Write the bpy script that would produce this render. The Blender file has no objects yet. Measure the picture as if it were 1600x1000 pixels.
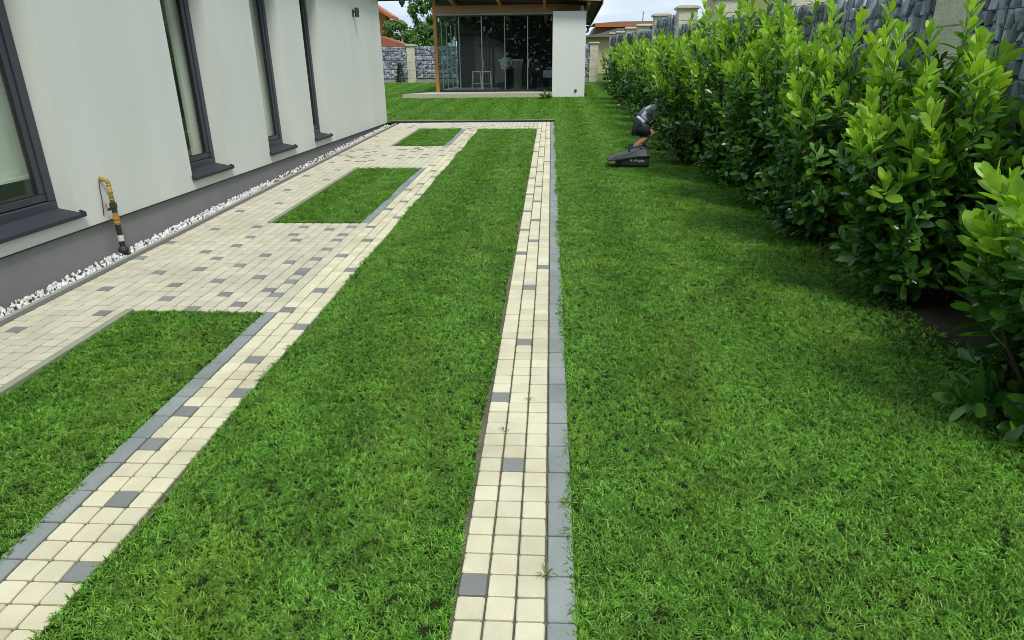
import bpy, bmesh, math, random
import numpy as np
from mathutils import Vector, Matrix, Euler, Quaternion, noise as mnoise

# ------------------------------------------------------------------ camera, sky, sun, exposure
SC = bpy.context.scene
COL = SC.collection
G = 0.02536                      # the whole garden climbs gently away from the viewer
def gz(y): return G * min(max(y, -30.0), 60.0)

cam_d = bpy.data.cameras.new('camera'); cam = bpy.data.objects.new('camera', cam_d); COL.objects.link(cam)
cam_d.sensor_width = 36.0; cam_d.lens = 1020.15 / 1600 * 36.0; cam_d.clip_end = 4000; cam_d.clip_start = 0.05
def _cam_axes(pitch, yaw, roll):
    cp, sp, cy, sy = math.cos(pitch), math.sin(pitch), math.cos(yaw), math.sin(yaw)
    f = Vector((sy * cp, cy * cp, -sp)); r = Vector((cy, -sy, 0)); u = r.cross(f)
    c, s = math.cos(roll), math.sin(roll)
    return c * r + s * u, -s * r + c * u, f
CR, CU, CF = _cam_axes(.371126, -.05997, -.01185)
CAM = Vector((0, 0, 1.70))
M4 = Matrix(((CR.x, CU.x, -CF.x, CAM.x), (CR.y, CU.y, -CF.y, CAM.y), (CR.z, CU.z, -CF.z, CAM.z), (0, 0, 0, 1)))
cam.matrix_world = M4
SC.camera = cam

SUN_EL, SUN_AZ = math.radians(59), math.radians(149)      # azimuth measured from +Y clockwise
W = bpy.data.worlds.new('World'); SC.world = W; W.use_nodes = True
nt = W.node_tree; nt.nodes.clear()
def N(nt, t, **kw):
    n = nt.nodes.new(t)
    for k, v in kw.items(): setattr(n, k, v)
    return n
sky = N(nt, 'ShaderNodeTexSky', sky_type='NISHITA'); sky.sun_disc = False
sky.sun_elevation = SUN_EL; sky.sun_rotation = SUN_AZ
tc = N(nt, 'ShaderNodeTexCoord'); mp = N(nt, 'ShaderNodeMapping'); mp.inputs['Scale'].default_value = (1.6, 1.6, 9.0)
nz = N(nt, 'ShaderNodeTexNoise'); nz.inputs['Scale'].default_value = 2.2; nz.inputs['Detail'].default_value = 6; nz.inputs['Roughness'].default_value = .55
cr = N(nt, 'ShaderNodeValToRGB')
cr.color_ramp.elements[0].position = .36; cr.color_ramp.elements[0].color = (3.5, 4.5, 6.0, 1)
cr.color_ramp.elements[1].position = .66; cr.color_ramp.elements[1].color = (6.6, 7.2, 7.6, 1)
mx = N(nt, 'ShaderNodeMixRGB'); mx.inputs['Fac'].default_value = .86
bg = N(nt, 'ShaderNodeBackground'); bg.inputs['Strength'].default_value = .1
wo = N(nt, 'ShaderNodeOutputWorld')
L = nt.links.new
L(tc.outputs['Generated'], mp.inputs['Vector']); L(mp.outputs['Vector'], nz.inputs['Vector']); L(nz.outputs['Fac'], cr.inputs['Fac'])
L(sky.outputs['Color'], mx.inputs['Color1']); L(cr.outputs['Color'], mx.inputs['Color2']); L(mx.outputs['Color'], bg.inputs['Color']); L(bg.outputs['Background'], wo.inputs['Surface'])

sd = bpy.data.lights.new('sun', 'SUN'); sun = bpy.data.objects.new('sun', sd); COL.objects.link(sun)
sd.energy = 2.0; sd.angle = math.radians(16); sd.color = (1.0, .96, .88)
sdir = Vector((math.sin(SUN_AZ) * math.cos(SUN_EL), math.cos(SUN_AZ) * math.cos(SUN_EL), math.sin(SUN_EL)))
sun.rotation_euler = sdir.to_track_quat('Z', 'Y').to_euler(); sun.location = (0, -20, 40)

SC.view_settings.view_transform = 'Standard'; SC.view_settings.look = 'None'
SC.view_settings.exposure = 0.55; SC.view_settings.gamma = 1.0; SC.view_settings.use_curve_mapping = False
SC.render.engine = 'CYCLES'
try:
    SC.cycles.use_denoising = True; SC.cycles.max_bounces = 6; SC.cycles.transparent_max_bounces = 16; SC.cycles.filter_width = .9
except Exception: pass

R = random.Random(7)
# ------------------------------------------------------------------ helpers
def tag(o, label=None, cat=None, group=None, kind=None):
    if label: o['label'] = label
    if cat: o['category'] = cat
    if group: o['group'] = group
    if kind: o['kind'] = kind
    return o
def link(name, data, parent=None, matrix=None):
    o = bpy.data.objects.new(name, data); COL.objects.link(o)
    if parent is not None: o.parent = parent
    if matrix is not None: o.matrix_local = matrix
    return o
def thing(name, label, cat, loc=(0, 0, 0), group=None):
    o = link(name, None); o.location = loc; o.empty_display_size = .2
    return tag(o, label, cat, group)

class MB:
    """collects shapes, then links them as ONE mesh"""
    def __init__(s): s.v = []; s.f = []; s.m = []
    def add(s, vs, fs, mi=0):
        b = len(s.v); s.v += [tuple(p) for p in vs]; s.f += [tuple(b + i for i in f) for f in fs]; s.m += [mi] * len(fs); return s
    def box(s, x0, x1, y0, y1, z0, z1, mi=0, M=None, c=0.0):
        if c > 0:
            vs = []
            for z, d in ((z0, 0), (z0 + 0, 0)): pass
            xs = [(x0, x0 + c), (x1, x1 - c)]; ys = [(y0, y0 + c), (y1, y1 - c)]; zs = [(z0, z0 + c), (z1, z1 - c)]
            idx = {}
            for i in (0, 1):
                for j in (0, 1):
                    for k in (0, 1):
                        for a in range(3):
                            p = [xs[i][0 if a == 0 else 1], ys[j][0 if a == 1 else 1], zs[k][0 if a == 2 else 1]]
                            idx[(i, j, k, a)] = len(vs); vs.append(p)
            fs = []
            for i in (0, 1): fs.append([idx[(i, j, k, 0)] for j, k in ((0, 0), (1, 0), (1, 1), (0, 1))][::1 if i else -1])
            for j in (0, 1): fs.append([idx[(i, j, k, 1)] for i, k in ((0, 0), (0, 1), (1, 1), (1, 0))][::1 if j else -1])
            for k in (0, 1): fs.append([idx[(i, j, k, 2)] for i, j in ((0, 0), (1, 0), (1, 1), (0, 1))][::1 if k else -1])
            for i in (0, 1):
                for j in (0, 1):
                    q = [idx[(i, j, 0, 0)], idx[(i, j, 0, 1)], idx[(i, j, 1, 1)], idx[(i, j, 1, 0)]]; fs.append(q if i == j else q[::-1])
            for i in (0, 1):
                for k in (0, 1):
                    q = [idx[(i, 0, k, 0)], idx[(i, 1, k, 0)], idx[(i, 1, k, 2)], idx[(i, 0, k, 2)]]; fs.append(q if i == k else q[::-1])
            for j in (0, 1):
                for k in (0, 1):
                    q = [idx[(0, j, k, 1)], idx[(0, j, k, 2)], idx[(1, j, k, 2)], idx[(1, j, k, 1)]]; fs.append(q if j == k else q[::-1])
            for i in (0, 1):
                for j in (0, 1):
                    for k in (0, 1):
                        q = [idx[(i, j, k, 0)], idx[(i, j, k, 1)], idx[(i, j, k, 2)]]; fs.append(q if (i + j + k) % 2 else q[::-1])
        else:
            vs = [(x, y, z) for x in (x0, x1) for y in (y0, y1) for z in (z0, z1)]
            fs = [(0, 1, 3, 2), (4, 6, 7, 5), (0, 4, 5, 1), (2, 3, 7, 6), (0, 2, 6, 4), (1, 5, 7, 3)]
        if M is not None: vs = [M @ Vector(p) for p in vs]
        return s.add(vs, fs, mi)
    def tube(s, pts, r, n=10, mi=0, caps=True):
        pts = [Vector(p) for p in pts]; rs = r if isinstance(r, (list, tuple)) else [r] * len(pts)
        vs = []; fs = []; up = None
        for i, p in enumerate(pts):
            t = (pts[min(i + 1, len(pts) - 1)] - pts[max(i - 1, 0)]).normalized()
            if up is None: up = t.orthogonal().normalized()
            up = (up - t * up.dot(t)); up = up.normalized() if up.length > 1e-6 else t.orthogonal().normalized()
            sd_ = t.cross(up)
            for k in range(n):
                a = 2 * math.pi * k / n; vs.append(p + (up * math.cos(a) + sd_ * math.sin(a)) * rs[i])
        for i in range(len(pts) - 1):
            for k in range(n):
                a, b = i * n + k, i * n + (k + 1) % n; fs.append((a, b, b + n, a + n))
        if caps: fs.append(tuple(range(n))[::-1]); fs.append(tuple(range((len(pts) - 1) * n, len(pts) * n)))
        return s.add(vs, fs, mi)
    def prism(s, poly, axis, a, b, mi=0):
        def P(p, t):
            return {'x': (t, p[0], p[1]), 'y': (p[0], t, p[1]), 'z': (p[0], p[1], t)}[axis]
        n = len(poly); vs = [P(p, a) for p in poly] + [P(p, b) for p in poly]
        fs = [tuple(range(n))[::-1], tuple(range(n, 2 * n))] + [(i, (i + 1) % n, n + (i + 1) % n, n + i) for i in range(n)]
        return s.add(vs, fs, mi)
    def mesh(s, name, mats, smooth=False):
        me = bpy.data.meshes.new(name); me.from_pydata(s.v, [], s.f)
        for m in (mats if isinstance(mats, (list, tuple)) else [mats]): me.materials.append(m)
        if len(me.materials) > 1: me.polygons.foreach_set('material_index', s.m)
        bm = bmesh.new(); bm.from_mesh(me); bmesh.ops.recalc_face_normals(bm, faces=bm.faces); bm.to_mesh(me); bm.free()
        if smooth: me.polygons.foreach_set('use_smooth', [True] * len(me.polygons))
        me.update(); return me
    def build(s, name, mats, parent=None, smooth=False, loc=None):
        o = link(name, s.mesh(name, mats, smooth), parent)
        if loc is not None: o.location = loc
        return o

def np_mesh(name, V, F, mats, mat_idx=None, smooth=False):
    """V (n,3), F (m,k) all faces of one size"""
    me = bpy.data.meshes.new(name); k = F.shape[1]
    me.vertices.add(len(V)); me.vertices.foreach_set('co', np.asarray(V, np.float32).ravel())
    me.loops.add(F.size); me.loops.foreach_set('vertex_index', F.astype(np.int32).ravel())
    me.polygons.add(len(F)); me.polygons.foreach_set('loop_start', np.arange(len(F), dtype=np.int32) * k)
    for m in mats: me.materials.append(m)
    if mat_idx is not None: me.polygons.foreach_set('material_index', np.asarray(mat_idx, np.int32))
    if smooth: me.polygons.foreach_set('use_smooth', np.ones(len(F), dtype=bool))
    me.update(calc_edges=True); me.validate(); return me

# ------------------------------------------------------------------ materials
def mat(name, col, rough=.7, var=.18, scale=8.0, fine=60.0, bump=.15, bdist=.002, spec=.5, island=0.0, metal=0.0, hue=None, hscale=1.5, hfac=.5, coat=0.0, world=False, objrand=0.0, streak=None):
    m = bpy.data.materials.new(name); m.use_nodes = True; t = m.node_tree; b = t.nodes['Principled BSDF']; l = t.links.new
    b.inputs['Roughness'].default_value = rough; b.inputs['Metallic'].default_value = metal
    b.inputs['Specular IOR Level'].default_value = spec; b.inputs['Coat Weight'].default_value = coat
    if world: co = N(t, 'ShaderNodeNewGeometry').outputs['Position']
    else: co = N(t, 'ShaderNodeTexCoord').outputs['Object']
    if streak:
        mp_ = N(t, 'ShaderNodeMapping'); mp_.inputs['Scale'].default_value = streak; l(co, mp_.inputs['Vector']); cs = mp_.outputs['Vector']
    else: cs = co
    n1 = N(t, 'ShaderNodeTexNoise'); n1.inputs['Scale'].default_value = scale; n1.inputs['Detail'].default_value = 5; l(cs, n1.inputs['Vector'])
    n2 = N(t, 'ShaderNodeTexNoise'); n2.inputs['Scale'].default_value = fine; n2.inputs['Detail'].default_value = 4; l(co, n2.inputs['Vector'])
    ad = N(t, 'ShaderNodeMath', operation='ADD'); l(n1.outputs['Fac'], ad.inputs[0]); l(n2.outputs['Fac'], ad.inputs[1])
    val = N(t, 'ShaderNodeMapRange'); val.inputs['From Min'].default_value = .6; val.inputs['From Max'].default_value = 1.4
    val.inputs['To Min'].default_value = 1 - var; val.inputs['To Max'].default_value = 1 + var; l(ad.outputs[0], val.inputs['Value'])
    last = val.outputs['Result']
    if island > 0 or objrand > 0:
        for amt, src in ((island, N(t, 'ShaderNodeNewGeometry').outputs['Random Per Island']), (objrand, N(t, 'ShaderNodeObjectInfo').outputs['Random'])):
            if amt <= 0: continue
            r_ = N(t, 'ShaderNodeMapRange'); r_.inputs['To Min'].default_value = 1 - amt; r_.inputs['To Max'].default_value = 1 + amt; l(src, r_.inputs['Value'])
            mu = N(t, 'ShaderNodeMath', operation='MULTIPLY'); l(last, mu.inputs[0]); l(r_.outputs['Result'], mu.inputs[1]); last = mu.outputs[0]
    colr = N(t, 'ShaderNodeRGB'); colr.outputs[0].default_value = (*col, 1); cout = colr.outputs[0]
    if hue is not None:
        n3 = N(t, 'ShaderNodeTexNoise'); n3.inputs['Scale'].default_value = hscale; n3.inputs['Detail'].default_value = 6; l(cs, n3.inputs['Vector'])
        rr = N(t, 'ShaderNodeMapRange'); rr.inputs['From Min'].default_value = .45; rr.inputs['From Max'].default_value = .72; rr.inputs['To Max'].default_value = hfac; l(n3.outputs['Fac'], rr.inputs['Value'])
        mh = N(t, 'ShaderNodeMixRGB'); l(rr.outputs['Result'], mh.inputs['Fac']); l(cout, mh.inputs['Color1']); mh.inputs['Color2'].default_value = (*hue, 1); cout = mh.outputs['Color']
    vm = N(t, 'ShaderNodeVectorMath', operation='SCALE'); l(cout, vm.inputs[0]); l(last, vm.inputs['Scale']); l(vm.outputs['Vector'], b.inputs['Base Color'])
    if bump > 0:
        bp = N(t, 'ShaderNodeBump'); bp.inputs['Strength'].default_value = bump; bp.inputs['Distance'].default_value = bdist
        l(ad.outputs[0], bp.inputs['Height']); l(bp.outputs['Normal'], b.inputs['Normal'])
    return m

def leaf_mat(name, c1, c2, rough=.35, trans=.25, hazy=.12, coat=0.0):
    m = bpy.data.materials.new(name); m.use_nodes = True; t = m.node_tree; l = t.links.new; b = t.nodes['Principled BSDF']; out = t.nodes['Material Output']
    g = N(t, 'ShaderNodeNewGeometry'); oi = N(t, 'ShaderNodeObjectInfo')
    ad = N(t, 'ShaderNodeMath', operation='ADD'); l(g.outputs['Random Per Island'], ad.inputs[0]); l(oi.outputs['Random'], ad.inputs[1])
    fr = N(t, 'ShaderNodeMath', operation='FRACT'); l(ad.outputs[0], fr.inputs[0])
    mx_ = N(t, 'ShaderNodeMixRGB'); mx_.inputs['Color1'].default_value = (*c1, 1); mx_.inputs['Color2'].default_value = (*c2, 1); l(fr.outputs[0], mx_.inputs['Fac'])
    nz_ = N(t, 'ShaderNodeTexNoise'); nz_.inputs['Scale'].default_value = 14; l(g.outputs['Position'], nz_.inputs['Vector'])
    mr = N(t, 'ShaderNodeMapRange'); mr.inputs['To Min'].default_value = .7; mr.inputs['To Max'].default_value = 1.3; l(nz_.outputs['Fac'], mr.inputs['Value'])
    sc_ = N(t, 'ShaderNodeVectorMath', operation='SCALE'); l(mx_.outputs['Color'], sc_.inputs[0]); l(mr.outputs['Result'], sc_.inputs['Scale'])
    l(sc_.outputs['Vector'], b.inputs['Base Color']); b.inputs['Roughness'].default_value = rough; b.inputs['Specular IOR Level'].default_value = .5; b.inputs['Coat Weight'].default_value = coat
    tr = N(t, 'ShaderNodeBsdfTranslucent'); ts = N(t, 'ShaderNodeVectorMath', operation='MULTIPLY'); ts.inputs[1].default_value = (1.5, 1.5, .6); l(sc_.outputs['Vector'], ts.inputs[0]); l(ts.outputs['Vector'], tr.inputs['Color'])
    ms = N(t, 'ShaderNodeMixShader'); ms.inputs['Fac'].default_value = trans; l(b.outputs['BSDF'], ms.inputs[1]); l(tr.outputs['BSDF'], ms.inputs[2]); l(ms.outputs['Shader'], out.inputs['Surface'])
    return m

def grass_mat(name, ca, cb, cy):
    m = bpy.data.materials.new(name); m.use_nodes = True; t = m.node_tree; l = t.links.new; b = t.nodes['Principled BSDF']; out = t.nodes['Material Output']
    g = N(t, 'ShaderNodeNewGeometry'); oi = N(t, 'ShaderNodeObjectInfo')
    fr = N(t, 'ShaderNodeMath', operation='FRACT'); ad = N(t, 'ShaderNodeMath', operation='ADD'); l(g.outputs['Random Per Island'], ad.inputs[0]); l(oi.outputs['Random'], ad.inputs[1]); l(ad.outputs[0], fr.inputs[0])
    m1 = N(t, 'ShaderNodeValToRGB'); el = m1.color_ramp.elements; el[0].position = 0; el[0].color = (*ca, 1); el[1].position = 1; el[1].color = (.33, .52, .11, 1)
    for ps, c_ in ((.38, tuple((a + b_) / 2 for a, b_ in zip(ca, cb))), (.8, cb)): e2 = el.new(ps); e2.color = (*c_, 1)
    l(fr.outputs[0], m1.inputs['Fac'])
    mpn = N(t, 'ShaderNodeMapping'); mpn.inputs['Scale'].default_value = (1.5, .8, 1); l(g.outputs['Position'], mpn.inputs['Vector'])
    n1 = N(t, 'ShaderNodeTexNoise'); n1.inputs['Scale'].default_value = 1.3; n1.inputs['Detail'].default_value = 7; n1.inputs['Roughness'].default_value = .65; l(mpn.outputs['Vector'], n1.inputs['Vector'])
    r1 = N(t, 'ShaderNodeMapRange'); r1.inputs['From Min'].default_value = .50; r1.inputs['From Max'].default_value = .78; r1.inputs['To Max'].default_value = .48; l(n1.outputs['Fac'], r1.inputs['Value'])
    m2 = N(t, 'ShaderNodeMixRGB'); l(r1.outputs['Result'], m2.inputs['Fac']); l(m1.outputs['Color'], m2.inputs['Color1']); m2.inputs['Color2'].default_value = (*cy, 1)
    n2 = N(t, 'ShaderNodeTexNoise'); n2.inputs['Scale'].default_value = 5; n2.inputs['Detail'].default_value = 4; l(g.outputs['Position'], n2.inputs['Vector'])
    r2 = N(t, 'ShaderNodeMapRange'); r2.inputs['From Min'].default_value = .3; r2.inputs['From Max'].default_value = .7; r2.inputs['To Min'].default_value = .72; r2.inputs['To Max'].default_value = 1.25; l(n2.outputs['Fac'], r2.inputs['Value'])
    sc_ = N(t, 'ShaderNodeVectorMath', operation='SCALE'); l(m2.outputs['Color'], sc_.inputs[0]); l(r2.outputs['Result'], sc_.inputs['Scale'])
    l(sc_.outputs['Vector'], b.inputs['Base Color']); b.inputs['Roughness'].default_value = .5; b.inputs['Specular IOR Level'].default_value = .35
    tr = N(t, 'ShaderNodeBsdfTranslucent'); ts = N(t, 'ShaderNodeVectorMath', operation='MULTIPLY'); ts.inputs[1].default_value = (1.3, 1.4, .6); l(sc_.outputs['Vector'], ts.inputs[0]); l(ts.outputs['Vector'], tr.inputs['Color'])
    ms = N(t, 'ShaderNodeMixShader'); ms.inputs['Fac'].default_value = .3; l(b.outputs['BSDF'], ms.inputs[1]); l(tr.outputs['BSDF'], ms.inputs[2]); l(ms.outputs['Shader'], out.inputs['Surface'])
    return m

def glass_mat(name, tint=(.9, .95, .93), ior=1.6):
    m = bpy.data.materials.new(name); m.use_nodes = True; t = m.node_tree; l = t.links.new; t.nodes.remove(t.nodes['Principled BSDF']); out = t.nodes['Material Output']
    fz = N(t, 'ShaderNodeFresnel'); fz.inputs['IOR'].default_value = ior
    nz_ = N(t, 'ShaderNodeTexNoise'); nz_.inputs['Scale'].default_value = 1.2; bp = N(t, 'ShaderNodeBump'); bp.inputs['Strength'].default_value = .02; bp.inputs['Distance'].default_value = .02; l(nz_.outputs['Fac'], bp.inputs['Height'])
    bk = N(t, 'ShaderNodeNewGeometry'); om = N(t, 'ShaderNodeMath', operation='SUBTRACT'); om.inputs[0].default_value = 1.0; l(bk.outputs['Backfacing'], om.inputs[1]); fm = N(t, 'ShaderNodeMath', operation='MULTIPLY'); l(fz.outputs['Fac'], fm.inputs[0]); l(om.outputs[0], fm.inputs[1])
    gl = N(t, 'ShaderNodeBsdfGlossy'); gl.inputs['Roughness'].default_value = .0; l(bp.outputs['Normal'], gl.inputs['Normal'])
    tr = N(t, 'ShaderNodeBsdfTransparent'); tr.inputs['Color'].default_value = (*tint, 1)
    ms = N(t, 'ShaderNodeMixShader'); l(fm.outputs[0], ms.inputs['Fac']); l(tr.outputs['BSDF'], ms.inputs[1]); l(gl.outputs['BSDF'], ms.inputs[2]); l(ms.outputs['Shader'], out.inputs['Surface'])
    return m

M = {}
M['soil'] = mat('soil', (.035, .03, .018), .95, .35, 6, 50, .6, .01, .2, hue=(.03, .045, .012), hscale=2)
M['turf_soil'] = mat('turf_soil', (.018, .028, .008), .95, .3, 8, 60, .5, .01, .1)
M['field'] = mat('field', (.05, .11, .02), .9, .3, 1.2, 20, .3, .02, .2, hue=(.09, .12, .03), hscale=.4)
M['sand_joint'] = mat('sand_joint', (.13, .12, .085), .95, .3, 10, 120, .5, .004, .2, hue=(.05, .07, .03), hscale=3)
M['paver_cream'] = mat('paver_cream', (.60, .565, .40), .85, .10, 7, 160, .35, .0015, .3, island=.08, objrand=.08, hue=(.42, .385, .255), hscale=2.6, hfac=.75, world=True)
M['paver_terrace'] = mat('paver_terrace', (.515, .485, .37), .85, .12, 6, 160, .35, .0015,   .3, island=.08, objrand=.08, hue=(.41, .385, .28), hscale=1.3, hfac=.6, world=True)
M['paver_grey'] = mat('paver_grey', (.20, .212, .198), .85, .14, 9, 160, .35, .0015, .15, island=.12, objrand=.12, world=True)
M['border_grey'] = mat('border_grey', (.245, .268, .258), .85, .16, 6, 140, .3, .0015, .15, island=.08, objrand=.08, hue=(.15, .19, .17), hscale=2.5, world=True)
M['kerb'] = mat('kerb', (.27, .28, .20), .9, .15, 8, 90, .3, .002, .25, hue=(.17, .22, .10), hscale=3)
M['kerb_grey'] = mat('kerb_grey', (.30, .30, .27), .9, .12, 8, 90, .3, .002, .25)
M['shade_strip'] = mat('shade_strip', (.015, .017, .015), .7, .2, 10, 60, .1)  # near-black for the painted shadow gap at the far kerb
M['plaster'] = mat('plaster', (.70, .725, .675), .9, .05, 1.2, 300, .25, .0012, .25, hue=(.635, .665, .60), hscale=1.1, hfac=.8, streak=(1.4, 1.4, .22))
M['plaster_soft'] = mat('plaster_soft', (.74, .76, .71), .9, .03, 1.2, 250, .2, .001, .25)
M['plinth'] = mat('plinth', (.265, .262, .255), .9, .12, 2.5, 220, .5, .002, .25, hue=(.215, .21, .20), hscale=1.6)
M['frame'] = mat('frame', (.045, .052, .066), .42, .08, 5, 120, .05, .0005, .5)
M['sill'] = mat('sill', (.036, .042, .052), .65, .1, 5, 120, .05, .0005, .25)
M['gasket'] = mat('gasket', (.012, .012, .013), .6, .1, 5, 60, 0)
M['glass'] = glass_mat('glass', (.90, .94, .90), 1.6)
M['pav_glass'] = glass_mat('pav_glass', (.84, .91, .90), 1.8)
M['room'] = mat('room', (.74, .76, .68), .9, .03, 1, 60, 0)
M['room_floor'] = mat('room_floor', (.35, .28, .2), .6, .1, 3, 60, 0)
M['added_curtain'] = mat('added_curtain', (.80, .80, .74), .9, .04, 6, 80, .1)
M['white_plastic'] = mat('white_plastic', (.8, .8, .78), .4, .03, 3, 60, 0)
M['pebble'] = mat('pebble', (.66, .66, .64), .7, .12, 9, 60, .1, .001, .4, island=.22, hue=(.5, .48, .4), hscale=3, hfac=.5)
M['soffit'] = mat('soffit', (.42, .37, .24), .8, .08, 2, 60, .1)
M['dark_metal'] = mat('dark_metal', (.05, .052, .055), .45, .12, 4, 80, .05, .001, .5, metal=.3)
M['pipe_ochre'] = mat('pipe_ochre', (.36, .255, .06), .55, .15, 14, 90, .1, .001, .4)
M['brass'] = mat('brass', (.48, .26, .05), .42, .2, 20, 90, .1, .001, .5, metal=.35)
M['pipe_black'] = mat('pipe_black', (.022, .023, .025), .5, .2, 14, 90, .1)
M['tape'] = mat('tape', (.62, .63, .64), .5, .05, 20, 90, .05)
M['stone'] = mat('stone', (.27, .30, .335), .8, .25, 9, 70, .5, .006, .35, island=.5, objrand=.5, hue=(.33, .35, .36), hscale=5, hfac=.5, world=True)
M['gabion_core'] = mat('gabion_core', (.035, .04, .048), .95, .3, 12, 60, .4, .02, .2)
M['wire'] = mat('wire', (.05, .055, .06), .5, .1, 8, 60, 0, metal=.4)
M['post_block'] = mat('post_block', (.62, .61, .46), .9, .2, 9, 90, .9, .012, .25, hue=(.40, .40, .28), hscale=3)
M['bark'] = mat('bark', (.075, .06, .035), .9, .25, 14, 80, .5, .004, .2)
M['twig'] = mat('twig', (.12, .15, .05), .7, .2, 14, 80, .2, .002, .3)
M['leaf_dark'] = leaf_mat('leaf_dark', (.030, .094, .013), (.064, .175, .026), .23, .18)
M['leaf_mid'] = leaf_mat('leaf_mid', (.070, .195, .021), (.140, .305, .036), .32, .30)
M['leaf_young'] = leaf_mat('leaf_young', (.21, .42, .035), (.37, .57, .068), .42, .38)
M['tree_leaf'] = leaf_mat('tree_leaf', (.05, .14, .025), (.13, .27, .05), .5, .3)
M['tree_leaf_dark'] = leaf_mat('tree_leaf_dark', (.02, .05, .012), (.04, .09, .02), .5, .2)
M['conifer'] = leaf_mat('conifer', (.014, .034, .012), (.035, .07, .02), .6, .1)
M['grass'] = grass_mat('grass', (.024, .100, .006), (.165, .40, .032), (.26, .34, .034))
M['weed'] = leaf_mat('weed', (.07, .11, .02), (.15, .19, .05), .5, .3)
M['timber'] = mat('timber', (.46, .25, .14), .55, .22, 3, 60, .15, .002, .4, streak=(.6, 8, 8))
M['timber_post'] = mat('timber_post', (.50, .225, .065), .5, .2, 3, 60, .15, .002, .4, streak=(8, 8, .6))
M['timber_pale'] = mat('timber_pale', (.42, .29, .15), .6, .15, 3, 60, .1)
M['roof_boards'] = mat('roof_boards', (.055, .028, .024), .7, .2, 5, 60, .2)
M['roof_tile'] = mat('roof_tile', (.12, .05, .04), .8, .2, 5, 60, .2)
M['gutter_brown'] = mat('gutter_brown', (.07, .022, .025), .4, .1, 5, 60, 0)
M['alu'] = mat('alu', (.36, .38, .36), .4, .08, 6, 80, 0, metal=.4)
M['slab'] = mat('slab', (.46, .44, .33), .85, .08, 3, 80, .2)
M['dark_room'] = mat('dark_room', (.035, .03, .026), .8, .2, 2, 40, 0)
M['counter_white'] = mat('counter_white', (.8, .8, .76), .4, .03, 3, 40, 0)
M['beige_panel'] = mat('beige_panel', (.34, .29, .2), .6, .12, 4, 60, 0)
M['navy_panel'] = mat('navy_panel', (.02, .024, .04), .4, .1, 4, 60, 0)
M['dark_wood'] = mat('dark_wood', (.055, .028, .018), .5, .2, 4, 60, 0)
M['lilac_cloth'] = mat('lilac_cloth', (.52, .46, .54), .9, .1, 18, 120, .2)
M['skin'] = mat('skin', (.52, .27, .15), .55, .08, 18, 120, .05)
M['hair'] = mat('hair', (.03, .02, .014), .6, .2, 30, 120, .2)
M['shirt_grey'] = mat('shirt_grey', (.13, .14, .165), .9, .12, 12, 160, .3)
M['shirt_stripe'] = mat('shirt_stripe', (.52, .54, .62), .9, .08, 12, 160, .2)
M['shorts'] = mat('shorts', (.014, .015, .02), .9, .15, 12, 160, .3)
M['sock'] = mat('sock', (.27, .26, .22), .95, .1, 20, 160, .2)
M['shoe'] = mat('shoe', (.02, .02, .02), .6, .15, 12, 120, .1)
M['blouse'] = mat('blouse', (.60, .62, .56), .9, .1, 20, 120, .2)
M['trousers'] = mat('trousers', (.03, .03, .034), .9, .1, 20, 120, .2)
M['bag'] = mat('bag', (.02, .028, .024), .75, .25, 16, 160, .3, .003)
M['bag_lid'] = mat('bag_lid', (.018, .026, .02), .5, .15, 10, 90, .1)
M['mark_white'] = mat('mark_white', (.42, .44, .43), .6, .05, 20, 90, 0)
M['orange_wall'] = mat('orange_wall', (.55, .27, .075), .9, .06, 1, 30, .05)
M['orange_wood'] = mat('orange_wood', (.42, .13, .035), .6, .2, 2, 30, .1)
M['terracotta'] = mat('terracotta', (.34, .12, .06), .85, .18, 3, 30, .2)
M['beige_wall'] = mat('beige_wall', (.47, .40, .24), .9, .06, 1, 30, .05)
M['yellow_wall'] = mat('yellow_wall', (.74, .63, .26), .9, .05, 1, 30, .05)
M['trim_beige'] = mat('trim_beige', (.56, .44, .26), .9, .05, 1, 30, .05)
M['grey_roof'] = mat('grey_roof', (.16, .16, .15), .85, .15, 3, 30, .1)
M['brown'] = mat('brown', (.14, .085, .04), .7, .15, 3, 30, .1)

# ------------------------------------------------------------------ ground, soil, paths (the setting)
def sheet(name, x0, x1, y0, y1, dz, m, kind='structure', nx=1, ny=None, edge=None, parent=None, extra=None):
    ny = ny or max(1, int((y1 - y0) / .5)); xs = np.linspace(0, 1, nx + 1); ys = np.linspace(y0, y1, ny + 1)
    V = []
    for y in ys:
        for t in xs:
            a, b = (x0, x1) if edge is None else edge(y)
            V.append((a + (b - a) * t, y, gz(y) + dz))
    F = np.array([(j * (nx + 1) + i, j * (nx + 1) + i + 1, (j + 1) * (nx + 1) + i + 1, (j + 1) * (nx + 1) + i) for j in range(ny) for i in range(nx)])
    me = np_mesh(name, np.array(V), F, [m]); o = link(name, me, parent)
    if kind: o['kind'] = kind
    return o
ys = np.concatenate([np.array([-600, -200, -60]), np.linspace(-30, 60, 46), np.array([80, 150, 400, 900])])
xs = np.array([-900, -300, -100, -40, -15, 0, 15, 40, 100, 300, 900])
V = np.array([(x, y, gz(y) - .06) for y in ys for x in xs]); nx_ = len(xs)
F = np.array([(j * nx_ + i, j * nx_ + i + 1, (j + 1) * nx_ + i + 1, (j + 1) * nx_ + i) for j in range(len(ys) - 1) for i in range(nx_ - 1)])
ground = link('ground', np_mesh('ground', V, F, [M['field']])); ground['kind'] = 'structure'
soil_bed = sheet('soil_bed', 1.7, 3.0, -2, 27, -.02, M['soil'])

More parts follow.
